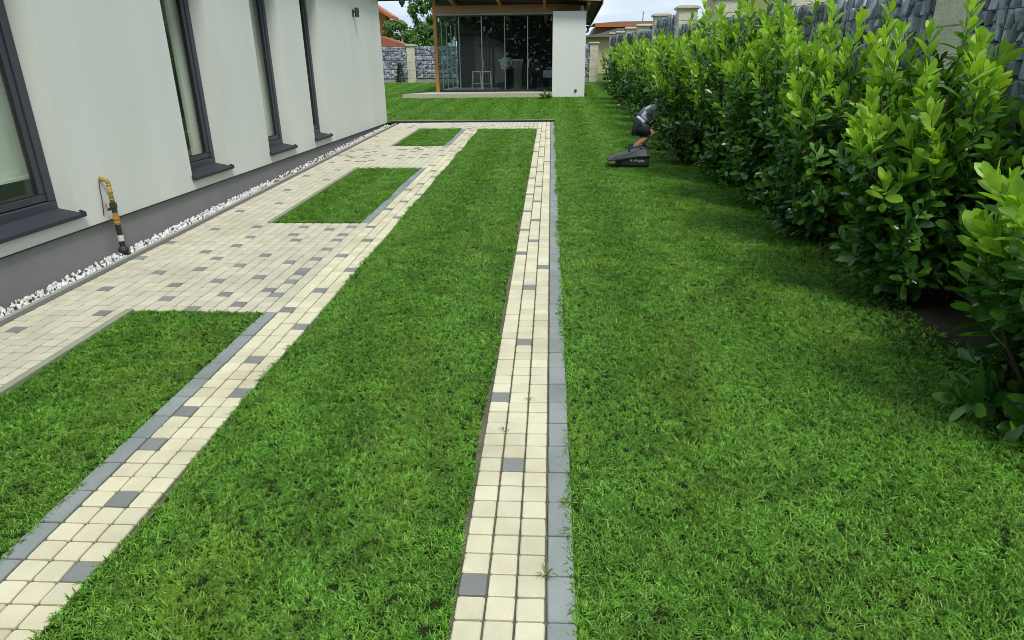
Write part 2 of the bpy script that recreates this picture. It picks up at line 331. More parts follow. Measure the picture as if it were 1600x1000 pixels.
# --- pavers
def paver_mesh(name, m, sx, sy, seed):
    r = random.Random(seed); g = .0035; c = .004; h = .05; pts = []
    for z, ins in ((-h, 0), (-c, 0), (0, c)):
        for a, b in ((-1, -1), (1, -1), (1, 1), (-1, 1)):
            j = .0012
            pts.append((a * (sx / 2 - g - ins) + r.uniform(-j, j), b * (sy / 2 - g - ins) + r.uniform(-j, j), z))
    # rounded corners on the top edge: split each corner
    b = MB(); P = []
    for li, (z, ins) in enumerate(((-h, 0), (-c, 0), (0, c))):
        for k in range(4):
            p = pts[li * 4 + k]; nx1 = pts[li * 4 + (k + 1) % 4]; pv = pts[li * 4 + (k - 1) % 4]; d = .0075
            p = Vector(p); a = (Vector(pv) - p).normalized() * d + p; e = (Vector(nx1) - p).normalized() * d + p
            P += [tuple(a), tuple(p + ((a - p) + (e - p)) * .28), tuple(e)]
    n = 12; F = []
    for li in (0, 1):
        for k in range(n): F.append((li * n + k, li * n + (k + 1) % n, (li + 1) * n + (k + 1) % n, (li + 1) * n + k))
    F.append(tuple(range(2 * n, 3 * n))); b.add(P, F)
    return b.mesh(name, m)
PV = {k: [paver_mesh('paver', M[k], .1, .1, 10 + i) for i in range(4)] for k in ('paver_cream', 'paver_terrace', 'paver_grey')}
BV = [paver_mesh('border_block', M['border_grey'], .1, .2, 40 + i) for i in range(3)]
TILT = math.atan(G)
def paver_matrix(x, y, r):
    return Matrix.Translation((x, y, gz(y) + r.uniform(-.0016, .0012))) @ Euler((TILT + r.uniform(-.008, .008), r.uniform(-.008, .008), r.uniform(-.010, .010))).to_matrix().to_4x4()
def join_instances(name, items, parent=None, kind='stuff', smooth=False):
    """items: (mesh, matrix): one joined mesh; keeps materials"""
    mats = []; VV = []; LV = []; LS = []; MI = []; nb = 0; nl = 0; cache = {}
    for me, mx4 in items:
        if me.name not in cache:
            v = np.empty(len(me.vertices) * 3, np.float32); me.vertices.foreach_get('co', v)
            lv = np.empty(len(me.loops), np.int32); me.loops.foreach_get('vertex_index', lv)
            ls = np.empty(len(me.polygons), np.int32); me.polygons.foreach_get('loop_start', ls)
            if me.materials[0] not in mats: mats.append(me.materials[0])
            cache[me.name] = (v.reshape(-1, 3), lv, ls, mats.index(me.materials[0]))
        v, lv, ls, mi = cache[me.name]; A = np.array(mx4, np.float32)
        VV.append(v @ A[:3, :3].T + A[:3, 3]); LV.append(lv + nb); LS.append(ls + nl); MI.append(np.full(len(ls), mi, np.int32)); nb += len(v); nl += len(lv)
    me = bpy.data.meshes.new(name); VV = np.concatenate(VV); LV = np.concatenate(LV); LS = np.concatenate(LS); MI = np.concatenate(MI)
    me.vertices.add(len(VV)); me.vertices.foreach_set('co', VV.ravel()); me.loops.add(len(LV)); me.loops.foreach_set('vertex_index', LV)
    me.polygons.add(len(LS)); me.polygons.foreach_set('loop_start', LS)
    for m in mats: me.materials.append(m)
    me.polygons.foreach_set('material_index', MI)
    if smooth: me.polygons.foreach_set('use_smooth', np.ones(len(LS), dtype=bool))
    me.update(calc_edges=True); me.validate()
    o = link(name, me, parent); o['kind'] = kind
    return o
def proj(p):
    v = Vector(p) - CAM; z = v.dot(CF)
    return None if z < .05 else (800 + 1020.15 * v.dot(CR) / z, 500 - 1020.15 * v.dot(CU) / z, z)
def lay_pavers(root, cells, light, dark, limit=300):
    r = random.Random(len(cells)); rec = []
    for (cx, cy) in cells:
        key = 'paver_grey' if (cx, cy) in dark else light
        x, y = (cx + .5) * .1, (cy + .5) * .1
        q = proj((x, y, gz(y))); vis = q is not None and -20 < q[0] < 1620 and -20 < q[1] < 1015
        rec.append((0 if vis else 1, q[2] if q else 99, R.choice(PV[key]), paver_matrix(x, y, r)))
    rec.sort(key=lambda t: (t[0], t[1]))
    for _, _, me, mx4 in rec[:limit]: link('paver', me, root, mx4)
    if len(rec) > limit: join_instances('paving_field', [(a, b) for _, _, a, b in rec[limit:]], root)
def lay_border(root, x, y0, y1):
    y = y0
    while y < y1 - .05:
        link('border_block', R.choice(BV), root, paver_matrix(x, y + .1, R)); y += .2
rd = random.Random(3)
# right wheel track
track_r = sheet('paved_path', -.3, .1, .2, 16.6, -.012, M['sand_joint'])
darkR = {(-3, 17), (-2, 24), (-3, 30), (-2, 37), (-3, 56), (-2, 47), (-1, 52), (-2, 60), (-3, 64), (-2, 68), (-3, 72), (-2, 77), (-3, 81), (-2, 86), (-3, 92), (-2, 97), (-3, 101), (-1, 106), (-2, 111), (-3, 117), (-2, 123), (-3, 129), (-1, 134), (-3, 141), (-2, 147), (-3, 152), (-1, 158), (-2, 11), (-3, 6)}
lay_pavers(track_r, [(cx, cy) for cy in range(4, 166) for cx in (-3, -2, -1)], 'paver_cream', darkR)
lay_border(track_r, .052, .4, 16.6)
# left wheel track
track_l = sheet('paved_path', -2.0, -1.6, .2, 15.2, -.012, M['sand_joint'])
darkL = {(-18, 21), (-17, 17), (-19, 25), (-17, 30), (-18, 34), (-19, 28), (-17, 39), (-19, 42), (-18, 46), (-19, 55), (-17, 51), (-19, 65), (-18, 60), (-17, 69), (-19, 73), (-18, 77), (-17, 81), (-19, 84), (-18, 88), (-17, 93), (-18, 98), (-19, 103), (-17, 108), (-19, 113), (-18, 118), (-17, 122), (-19, 127), (-18, 133), (-17, 139), (-19, 144), (-18, 149)}
lay_pavers(track_l, [(cx, cy) for cy in range(4, 152) for cx in (-19, -18, -17)], 'paver_cream', darkL)
for a, b in ((.4, 4.2), (6.7, 10.1), (12.5, 15.3)): lay_border(track_l, -1.951, a, b)
# terrace along the house with two cross strips and the far strip
terrace = sheet('paved_terrace', -3.74, -.3, .4, 16.6, -.016, M['sand_joint'])
obs = [(-35.7, 38.4), (-31.7, 41.3), (-34.6, 46.2), (-28.9, 44.4), (-29.8, 47.3), (-32.7, 50.2), (-36.5, 54.0), (-36.5, 59.9), (-29.7, 51.2), (-29.8, 54.1), (-31.6, 56.9), (-24.9, 45.4), (-26.9, 48.4), (-26.8, 52.2), (-29.6, 58.9), (-23.0, 43.5), (-25.9, 55.2), (-23.9, 49.3), (-22.0, 46.4), (-29.7, 61.8), (-30.6, 65.6), (-34.3, 64.5), (-35.2, 72.1), (-32.1, 76.7), (-34.2, 84.7), (-25.9, 65.6), (-25.7, 62.8), (-24.8, 60.0), (-23.0, 53.2), (-21.0, 50.3), (-20.2, 45.5), (-20.1, 48.2), (-20.2, 51.3), (-23.0, 64.9), (-20.2, 54.2), (-20.1, 60.1), (-20.2, 62.9), (-20.1, 65.0), (-20.1, 57.2), (-35.8, 94.9), (-31.2, 91.1), (-33.0, 99.5), (-35.1, 106.0), (-26.0, 42.8)]
darkT = {(math.floor(a), math.floor(b)) for a, b in obs}
cellsT = []
for cy in range(6, 166):
    for cx in range(-37, -3):
        strip = cx <= -31; gap = cx <= -20 and (42 <= cy < 67 or 101 <= cy < 125); far = 153 <= cy
        if cx == -38 or not (strip or gap or far): continue
        if -19 <= cx and cy < 153: continue
        cellsT.append((cx, cy))
        if cy > 106 and rd.random() < (.085 if gap else .04): darkT.add((cx, cy))
lay_pavers(terrace, cellsT, 'paver_terrace', darkT)
for cy in (): pass
# kerbs, with the shadow gap at the far one painted black
kb = MB()
def strip_box(b, x0, x1, y0, y1, dz0, dz1, n=1, mi=0):
    for i in range(n):
        a, c = y0 + (y1 - y0) * i / n, y0 + (y1 - y0) * (i + 1) / n
        vs = [(x, y, gz(y) + dz) for x in (x0, x1) for y in (a + .002, c - .002) for dz in (dz0, dz1)]
        b.add(vs, [(0, 1, 3, 2), (4, 6, 7, 5), (0, 4, 5, 1), (2, 3, 7, 6), (0, 2, 6, 4), (1, 5, 7, 3)], mi)
def kerb_run(x0, x1, y0, y1, step, m, top):
    root = sheet('kerb', x0 + .004, x1 - .004, y0, y1, -.03, M['sand_joint'])
    y = y0
    while y < y1 - .05:
        e = min(y + step, y1); b = MB(); strip_box(b, x0, x1, y, e, -.08, top); b.build('kerb_block', m, root); y = e
kerb_run(-3.785, -3.742, .6, 16.4, 1.0, M['kerb_grey'], .012)
for a, b_ in ((.6, 4.2), (6.7, 10.1), (12.5, 15.3)): kerb_run(-2.998, -2.945, a, b_, 1.0, M['kerb'], .014)
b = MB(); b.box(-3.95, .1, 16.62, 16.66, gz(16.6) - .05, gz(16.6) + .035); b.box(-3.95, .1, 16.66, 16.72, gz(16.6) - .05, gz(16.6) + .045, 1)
e_ = b.build('kerb_with_shade', [M['shade_strip'], M['kerb_grey']]); e_['kind'] = 'structure'  # black front strip paints the shadow gap; the grey kerb behind is real

# --- white gravel strip
gv = MB(); rg = random.Random(5)
ico = bmesh.new(); bmesh.ops.create_icosphere(ico, subdivisions=1, radius=1); IV = [v.co.copy() for v in ico.verts]; IF = [[v.index for v in f.verts] for f in ico.faces]; ico.free()
y = 1.5
while y < 16.35:
    for k in range(3 if y < 9 else 2):
        s = rg.uniform(.010, .019); x = rg.uniform(-3.99, -3.80); q = Euler((rg.random() * 6, rg.random() * 6, rg.random() * 6)).to_matrix()
        sc = Vector((s * rg.uniform(.8, 1.4), s, s * rg.uniform(.6, .9)))
        yy = y + rg.uniform(-.02, .02)
        if abs(yy - 5.62) < .05 and x > -3.93: continue
        gv.add([q @ Vector((p.x * sc.x * rg.uniform(.8, 1.15), p.y * sc.y, p.z * sc.z)) + Vector((x, yy, gz(y) + rg.uniform(-.036, -.010))) for p in IV], IF)
    y += .015 if y < 9 else .025
go = gv.build('gravel', M['pebble'], smooth=True); tag(go, 'strip of white pebbles along the grey plinth of the white house', kind='stuff')
sheet('gravel_bed', -4.02, -3.785, .6, 16.4, -.04, M['sand_joint'])

# ------------------------------------------------------------------ lawns: real blades
TUFTS = bpy.data.collections.new('grass_tufts')
def tuft_mesh(seed, n=9, rad=.013, wide=1.0):
    r = random.Random(seed); Vv = []; Ff = []
    for i in range(n):
        a = r.random() * 6.283; d = rad * math.sqrt(r.random()); bx, by = d * math.cos(a), d * math.sin(a)
        h = r.uniform(.014, .031); w = r.uniform(.0017, .0029) * wide; t = r.random() * 6.283; lean = r.uniform(.3, 1.6); face = t + 1.57 + r.uniform(-.5, .5)
        cx, sx = math.cos(t), math.sin(t); fx, fy = math.cos(face) * w, math.sin(face) * w; base = len(Vv)
        for k, (u, ww) in enumerate(((0, 1), (.5, .95), (.82, .6))):
            ln = lean * h * u * u; z = h * u * (1 - .25 * lean * u)
            px, py = bx + cx * ln, by + sx * ln
            Vv += [(px - fx * ww, py - fy * ww, z), (px + fx * ww, py + fy * ww, z)]
        ln = lean * h; Vv.append((bx + cx * ln, by + sx * ln, h * (1 - .30 * lean)))
        Ff += [(base, base + 1, base + 3, base + 2), (base + 2, base + 3, base + 5, base + 4), (base + 4, base + 5, base + 6)]
    me = bpy.data.meshes.new('grass_tuft'); me.from_pydata(Vv, [], Ff); me.materials.append(M['grass']); me.polygons.foreach_set('use_smooth', [True] * len(Ff)); me.update(); return me
for i in range(8):
    TUFTS.objects.link(bpy.data.objects.new('grass_tuft', tuft_mesh(100 + i)))
def grass_tree():
    ng = bpy.data.node_groups.new('grass_blades', 'GeometryNodeTree')
    ng.interface.new_socket('Geometry', in_out='INPUT', socket_type='NodeSocketGeometry'); ng.interface.new_socket('Geometry', in_out='OUTPUT', socket_type='NodeSocketGeometry')
    n = lambda t, **k: N(ng, t, **k); l = ng.links.new
    gi = n('NodeGroupInput'); go_ = n('NodeGroupOutput')
    dp = n('GeometryNodeDistributePointsOnFaces', distribute_method='RANDOM'); l(gi.outputs[0], dp.inputs['Mesh'])
    da = n('GeometryNodeInputNamedAttribute', data_type='FLOAT'); da.inputs['Name'].default_value = 'dens'; l(da.outputs['Attribute'], dp.inputs['Density'])
    ci = n('GeometryNodeCollectionInfo'); ci.inputs['Collection'].default_value = TUFTS; ci.inputs['Separate Children'].default_value = True; ci.inputs['Reset Children'].default_value = True
    ip = n('GeometryNodeInstanceOnPoints'); l(dp.outputs['Points'], ip.inputs['Points']); l(ci.outputs[0], ip.inputs['Instance']); ip.inputs['Pick Instance'].default_value = True
    rv = n('FunctionNodeRandomValue', data_type='FLOAT_VECTOR'); rv.inputs[0].default_value = (-.22, -.22, 0); rv.inputs[1].default_value = (.22, .22, 6.283); l(rv.outputs[0], ip.inputs['Rotation'])
    sa = n('GeometryNodeInputNamedAttribute', data_type='FLOAT'); sa.inputs['Name'].default_value = 'size'
    rs = n('FunctionNodeRandomValue', data_type='FLOAT'); rs.inputs[2].default_value = .62; rs.inputs[3].default_value = 1.12
    mu = n('ShaderNodeMath', operation='MULTIPLY'); l(sa.outputs['Attribute'], mu.inputs[0]); l(rs.outputs[1], mu.inputs[1]); l(mu.outputs[0], ip.inputs['Scale'])
    ri = n('GeometryNodeRotateInstances'); ri.inputs['Local Space'].default_value = False; pos = n('GeometryNodeInputPosition'); l(ip.outputs['Instances'], ri.inputs['Instances']); l(pos.outputs[0], ri.inputs['Pivot Point'])
    sx = n('ShaderNodeSeparateXYZ'); l(pos.outputs[0], sx.inputs[0]); m1 = n('ShaderNodeMath', operation='MULTIPLY'); m1.inputs[1].default_value = 7.6; l(sx.outputs[0], m1.inputs[0]); m2 = n('ShaderNodeMath', operation='SINE'); l(m1.outputs[0], m2.inputs[0])
    m3 = n('ShaderNodeMath', operation='MULTIPLY'); m3.inputs[1].default_value = .08; l(m2.outputs[0], m3.inputs[0]); cx = n('ShaderNodeCombineXYZ'); l(m3.outputs[0], cx.inputs[0]); l(cx.outputs[0], ri.inputs['Rotation'])
    jg = n('GeometryNodeJoinGeometry'); l(gi.outputs[0], jg.inputs[0]); l(ri.outputs[0], jg.inputs[0]); l(jg.outputs[0], go_.inputs[0])
    return ng
GT = grass_tree()
def lawn(name, label, edge, y0, y1, nx=10, step=.25, thin=None, dens0=5400):
    ny = max(2, int((y1 - y0) / step)); V = []; D = []; S = []
    for j in range(ny + 1):
        y = y0 + (y1 - y0) * j / ny; a, b_ = edge(y)
        for i in range(nx + 1):
            x = a + (b_ - a) * i / nx; dist = math.hypot(x, y)
            V.append((x, y, gz(y) - .012)); d = dens0 / (1 + (dist / 6.5) ** 1.7); d = max(d, 600)
            if y < 1.0: d *= .3
            s = (dens0 / d) ** .33
            if thin: k = thin(x, y); d *= k
            D.append(d); S.append(s * (.9 + .25 * mnoise.noise(Vector((x * 1.7, y * 1.2, 3)))))
    Fv = np.array([(j * (nx + 1) + i, j * (nx + 1) + i + 1, (j + 1) * (nx + 1) + i + 1, (j + 1) * (nx + 1) + i) for j in range(ny) for i in range(nx)])
    me = np_mesh(name, np.array(V), Fv, [M['turf_soil']])
    for an, dat in (('dens', D), ('size', S)):
        at = me.attributes.new(an, 'FLOAT', 'POINT'); at.data.foreach_set('value', np.array(dat, np.float32))
    o = link(name, me); tag(o, label, kind='stuff'); md = o.modifiers.new('blades', 'NODES'); md.node_group = GT
    return o
def wob(y, s): return .012 * math.sin(y * 3.1 + s) + .016 * mnoise.noise(Vector((y * 2.3, s, 0))) + .012 * mnoise.noise(Vector((y * 7, s, 5)))
lawn('grass', 'long strip of mown grass between the two cream paved tracks', lambda y: (-1.60 + 1.7 * wob(y, 1), -.318 + .7 * wob(y, 9)), .3, 15.15)
def right_edge(y): return 2.42 + .16 * math.sin(y * 1.1 + .6) + .10 * mnoise.noise(Vector((y * 1.3, 7, 0)))
lawn('grass', 'broad lawn between the right paved track and the laurel hedge', lambda y: (.082 + 1.1 * wob(y, 4), right_edge(y) + .25), .3, 16.7, nx=14,
     thin=lambda x, y: 1.0 if x < right_edge(y) - .35 else max(.05, .95 - 1.5 * (x - right_edge(y) + .35)))
for i, (a, b_, lb) in enumerate(((.5, 4.2, 'nearest grass rectangle beside the terrace, cut off by the picture edge'), (6.72, 10.08, 'middle one of the three grass rectangles in the terrace'), (12.5, 15.3, 'farthest and smallest grass rectangle, near the house corner'))):
    lawn('grass', lb, lambda y: (-2.945, -1.985 + 1.2 * wob(y, 14 + i)), a, b_)
lawn('grass', 'open lawn in front of the garden pavilion, beyond the paving', lambda y: (-13 if y > 16.9 else -3.95, 2.2), 16.72, 24.85, nx=24, step=.4)
lawn('grass', 'lawn left of the pavilion reaching the far gabion fence', lambda y: (-13, -4.9), 24.2, 36.2, nx=12, step=.5, dens0=5400)
lawn('grass', 'narrow lawn beside the right wall of the pavilion', lambda y: (1.35, 2.3), 24.2, 34, nx=4, step=.5, dens0=5400)

# ------------------------------------------------------------------ white house
HX = -4.0
house = thing('white_house', 'white plastered house with grey plinth and tall dark framed windows', 'house', (HX, 6, .2))
def hb(mb, name, m, parent=house, smooth=False):
    o = mb.build(name, m, parent, smooth); o.location = (-parent_world(parent)); return o
def parent_world(p):
    v = Vector(p.location)
    while p.parent: p = p.parent; v += Vector(p.location)
    return v
OPEN = [(3.55, 5.30), (7.19, 8.10), (9.36, 10.30), (11.27, 12.08)]; ZS, ZT, WT = .60, 2.98, 3.20; Y0, Y1 = -7.0, 16.5; PZ = .435
wall = MB(); T = .32
edges = [Y0] + [v for o_ in OPEN for v in o_] + [Y1]
for i in range(0, len(edges), 2): wall.box(HX - T, HX, edges[i], edges[i + 1], PZ, WT)
for a, b_ in OPEN: wall.box(HX - T, HX, a, b_, PZ, ZS - .062); wall.box(HX - T, HX, a, b_, ZT, WT)
wall.box(HX - 7, HX - T - .002, Y1 - T, Y1, PZ, WT); wall.box(HX - 7, HX - T - .002, Y0, Y0 + T, PZ, WT)
wobj = hb(wall, 'wall', M['plaster'])
bm = bmesh.new(); bm.from_mesh(wobj.data); bmesh.ops.remove_doubles(bm, verts=bm.verts, dist=1e-4); bm.to_mesh(wobj.data); bm.free()
pl = MB(); pl.box(HX - T, HX - .022, Y0, Y1 - .02, -.4, PZ - .001); pl.box(HX - 7, HX - T - .001, Y1 - T, Y1 - .02, -.4, PZ - .001); hb(pl, 'plinth', M['plinth'])
dp_ = MB(); dp_.box(HX - .06, HX + .008, Y0, Y1 + .006, PZ - .008, PZ - .0012); hb(dp_, 'drip_edge', M['gasket'])
rm = MB(); rm.box(HX - 6.98, HX - T - .01, Y0 + .4, Y1 - .4, .42, .46, 1); rm.box(HX - 6.98, HX - T - .01, Y0 + .4, Y1 - .4, 2.9, 3.1)
for yy in (6.35, 8.75, 10.85, 13.4): rm.box(HX - 6.9, HX - T - .012, yy - .06, yy + .06, .46, 2.9)
for a, b_ in ((Y0 + .4, -1), (1.0, 2.2), (4.6, 6.8), (8.5, 9.2), (10.4, 11.2), (12.6, Y1 - .4)): rm.box(HX - 6.99, HX - 6.8, a, b_, .461, 2.899)  # gaps in the unseen back wall, added to let daylight into the rooms
hb(rm, 'room', [M['room'], M['room_floor']])
for i, (a, b_) in enumerate(OPEN):
    XF = HX - .17; fw = .085
    f = MB(); f.box(XF - .07, XF, a + .002, b_ - .002, ZS, ZS + fw, c=.006); f.box(XF - .07, XF, a + .002, b_ - .002, ZT - fw, ZT - .002, c=.006)
    f.box(XF - .07, XF, a + .002, a + fw, ZS + fw, ZT - fw, c=.006); f.box(XF - .07, XF, b_ - fw, b_ - .002, ZS + fw, ZT - fw, c=.006)
    win = hb(f, 'window', M['frame'])
    s_ = MB(); k = fw + .006; w2 = .06
    X1 = XF - .016
    s_.box(X1 - .05, X1, a + k, b_ - k, ZS + k, ZS + k + w2, c=.006); s_.box(X1 - .05, X1, a + k, b_ - k, ZT - k - w2, ZT - k, c=.006)
    s_.box(X1 - .05, X1, a + k, a + k + w2, ZS + k + w2, ZT - k - w2, c=.006); s_.box(X1 - .05, X1, b_ - k - w2, b_ - k, ZS + k + w2, ZT - k - w2, c=.006)
    def sub(mb, nm, m):
        o = mb.build(nm, m, win); o.location = (0, 0, 0); return o
    sub(s_, 'sash', M['frame'])
    q = MB(); kk = k + w2
    q.box(X1 - .030, X1 - .024, a + kk - .004, b_ - kk + .004, ZS + kk - .004, ZT - kk + .004); sub(q, 'pane', M['glass'])
    gk = MB()
    for (p0, p1, z0, z1) in ((a + kk, b_ - kk, ZS + kk, ZS + kk + .008), (a + kk, b_ - kk, ZT - kk - .008, ZT - kk), (a + kk, a + kk + .008, ZS + kk + .008, ZT - kk - .008), (b_ - kk - .008, b_ - kk, ZS + kk + .008, ZT - kk - .008)):
        gk.box(X1 - .023, X1 - .003, p0, p1, z0, z1)
    sub(gk, 'gasket', M['gasket'])
    sl = MB(); sl.prism([(XF - .002, ZS + .014), (HX + .045, ZS - .028), (HX + .045, ZS - .058), (HX + .037, ZS - .058), (HX + .037, ZS - .038), (XF - .002, ZS + .004)], 'y', a - .0, b_ + .0)
    for e0, e1 in ((a - .022, a - .001), (b_ + .001, b_ + .022)):
        sl.prism([(HX + .004, ZS - .002), (HX + .047, ZS - .018), (HX + .047, ZS - .058), (HX + .004, ZS - .045)], 'y', e0, e1)
        
    sub(sl, 'sill', M['sill'])
    if i:
        ct = MB(); c0 = a + .02 + (.66 if i == 1 else 0); nn = 40  # curtain added to brighten the pane, for pale reflection and inner wall
        pts = [(XF - .16 + .022 * math.sin(k * 1.45) + .008 * math.sin(k * .6), c0 + (b_ - .02 - c0) * k / nn) for k in range(nn + 1)]
        ct.add([(p[0] - d, p[1], z) for p in pts for d in (0, .003) for z in (ZS + .02, ZT - .01)], [f_ for k in range(nn) for f_ in ((k * 4, k * 4 + 1, k * 4 + 5, k * 4 + 4), (k * 4 + 2, k * 4 + 6, k * 4 + 7, k * 4 + 3))])
        sub(ct, 'added_curtain', M['added_curtain'])
    if i == 0:
        ct = MB(); ct.box(XF - .135, XF - .132, a + .02, b_ - .02, .90, ZT - .01); ct.box(XF - .142, XF - .124, a + .02, b_ - .02, .875, .8995); sub(ct, 'added_blind', M['added_curtain'])  # blind added to make the pane pale, in place of a bright room wall
        hd = MB(); hd.box(X1 + .002, X1 + .012, a + .4, a + .44, 1.2, 1.36); sub(hd, 'handle', M['gasket'])
# pale ledge along the partition seen through the first window
lg = MB(); lg.box(HX - 5.5, HX - T - .05, 6.22, 6.288, .84, .90); hb(lg, 'ledge', M['white_plastic'])
# roof: flat eaves with soffit, a rear gutter with its outlet
rf = MB(); rf.box(HX - 7.5, HX + .16, Y0 - .5, Y1 + .52, WT + .001, WT + .05); rf.prism([(HX - 7.6, WT + .052), (HX + .17, WT + .052), (HX + .17, WT + .16), (HX - 3.6, WT + 1.7)], 'y', Y0 - .5, Y1 + .53, 1)
roof = hb(rf, 'roof', [M['soffit'], M['grey_roof']])
gt = MB(); YG = 17.10
gx0, gx1 = HX - 6, HX + .66; ring = [(math.cos(t) * .06, math.sin(t) * .06) for t in np.linspace(math.pi, 2 * math.pi, 9)] + [(math.cos(t) * .054, math.sin(t) * .054) for t in np.linspace(2 * math.pi, math.pi, 9)]
gt.prism([(YG + p[0], 3.235 + p[1]) for p in ring], 'x', gx0, gx1); gt.box(gx1, gx1 + .004, YG - .06, YG + .06, 3.172, 3.236)
gt.tube([(HX + .43, YG, 3.19), (HX + .43, YG, 3.13), (HX + .43, YG, 3.085)], [.075, .07, .04], 12)
gt.tube([(HX + .43, YG, 3.09), (HX + .43, YG, 3.04)], .032, 10)
g_o = gt.build('gutter', M['dark_metal'], roof)
# wall lamp
lamp = thing('wall_lamp', 'small black wall lamp high on the white house wall near its corner', 'lamp', (HX, 14.3, 2.73))
b = MB(); b.box(0, .012, -.05, .05, -.07, .07, c=.003); b.build('back_plate', M['dark_metal'], lamp)
b = MB(); b.tube([(.012, 0, .02), (.05, 0, .02)], .016, 10); b.build('arm', M['dark_metal'], lamp)
b = MB(); b.tube([(.085, 0, -.075), (.085, 0, .085)], [.042, .042], 14); b.tube([(.085, 0, .0851), (.085, 0, .095)], [.042, .03], 14); b.build('housing', M['dark_metal'], lamp)
b = MB(); b.tube([(.085, 0, -.088), (.085, 0, -.0755)], .034, 14); b.build('lens', M['white_plastic'], lamp)

# gas riser by the wall
px, py = -3.935, 5.66; g0 = gz(py)
pipe = thing('gas_riser', 'ochre gas pipe with brass valve and black foot rising from the white pebbles', 'pipe', (px, py, g0))
b = MB(); b.tube([(0, 0, .44), (0, 0, .62)], .019, 12); arc = [(-.026 + .026 * math.cos(t), -.008 * math.sin(t), .62 + .034 * math.sin(t)) for t in np.linspace(0, 1.4, 7)]
b.tube([(0, 0, .62)] + arc[1:] + [(-.062, -.012, .664)], .019, 12, caps=True)
for z in (.47, .535, .60): b.tube([(0, 0, z), (0, 0, z + .014)], .0215, 12)
b.build('riser', M['pipe_ochre'], pipe, True)
b = MB(); b.tube([(0, 0, .40), (0, 0, .445)], .031, 8); b.tube([(0, 0, .36), (0, 0, .40)], .024, 10); b.tube([(-.02, -.028, .395), (-.02, -.060, .395)], .014, 8); b.build('valve', M['dark_metal'], pipe)
b = MB(); b.box(-.028, -.012, -.072, -.061, .385, .455, c=.003); b.build('valve_handle', M['pipe_ochre'], pipe)
b = MB(); b.tube([(0, 0, .245), (0, 0, .265), (0, 0, .285), (0, 0, .30), (0, 0, .325), (0, 0, .36)], [.023, .030, .025, .030, .025, .021], 8); b.build('fitting', M['brass'], pipe)
b = MB(); b.tube([(0, 0, .02), (0, 0, .248)], .023, 12); b.build('lower_pipe', M['pipe_black'], pipe)
b = MB(); b.tube([(0, 0, .095), (0, 0, .150)], .0255, 12); b.build('tape', M['tape'], pipe)
b = MB(); b.tube([(0, 0, -.01), (0, 0, .012), (0, 0, .034), (0, 0, .045)], [.045, .045, .035, .025], 14); b.build('foot', M['pipe_black'], pipe)
b = MB(); b.tube([(-.058, -.03, .645), (-.05, -.055, .58), (-.046, -.065, .50), (-.054, -.068, .40), (-.06, -.07, .345)], .004, 6); b.build('earth_wire', M['dark_metal'], pipe)

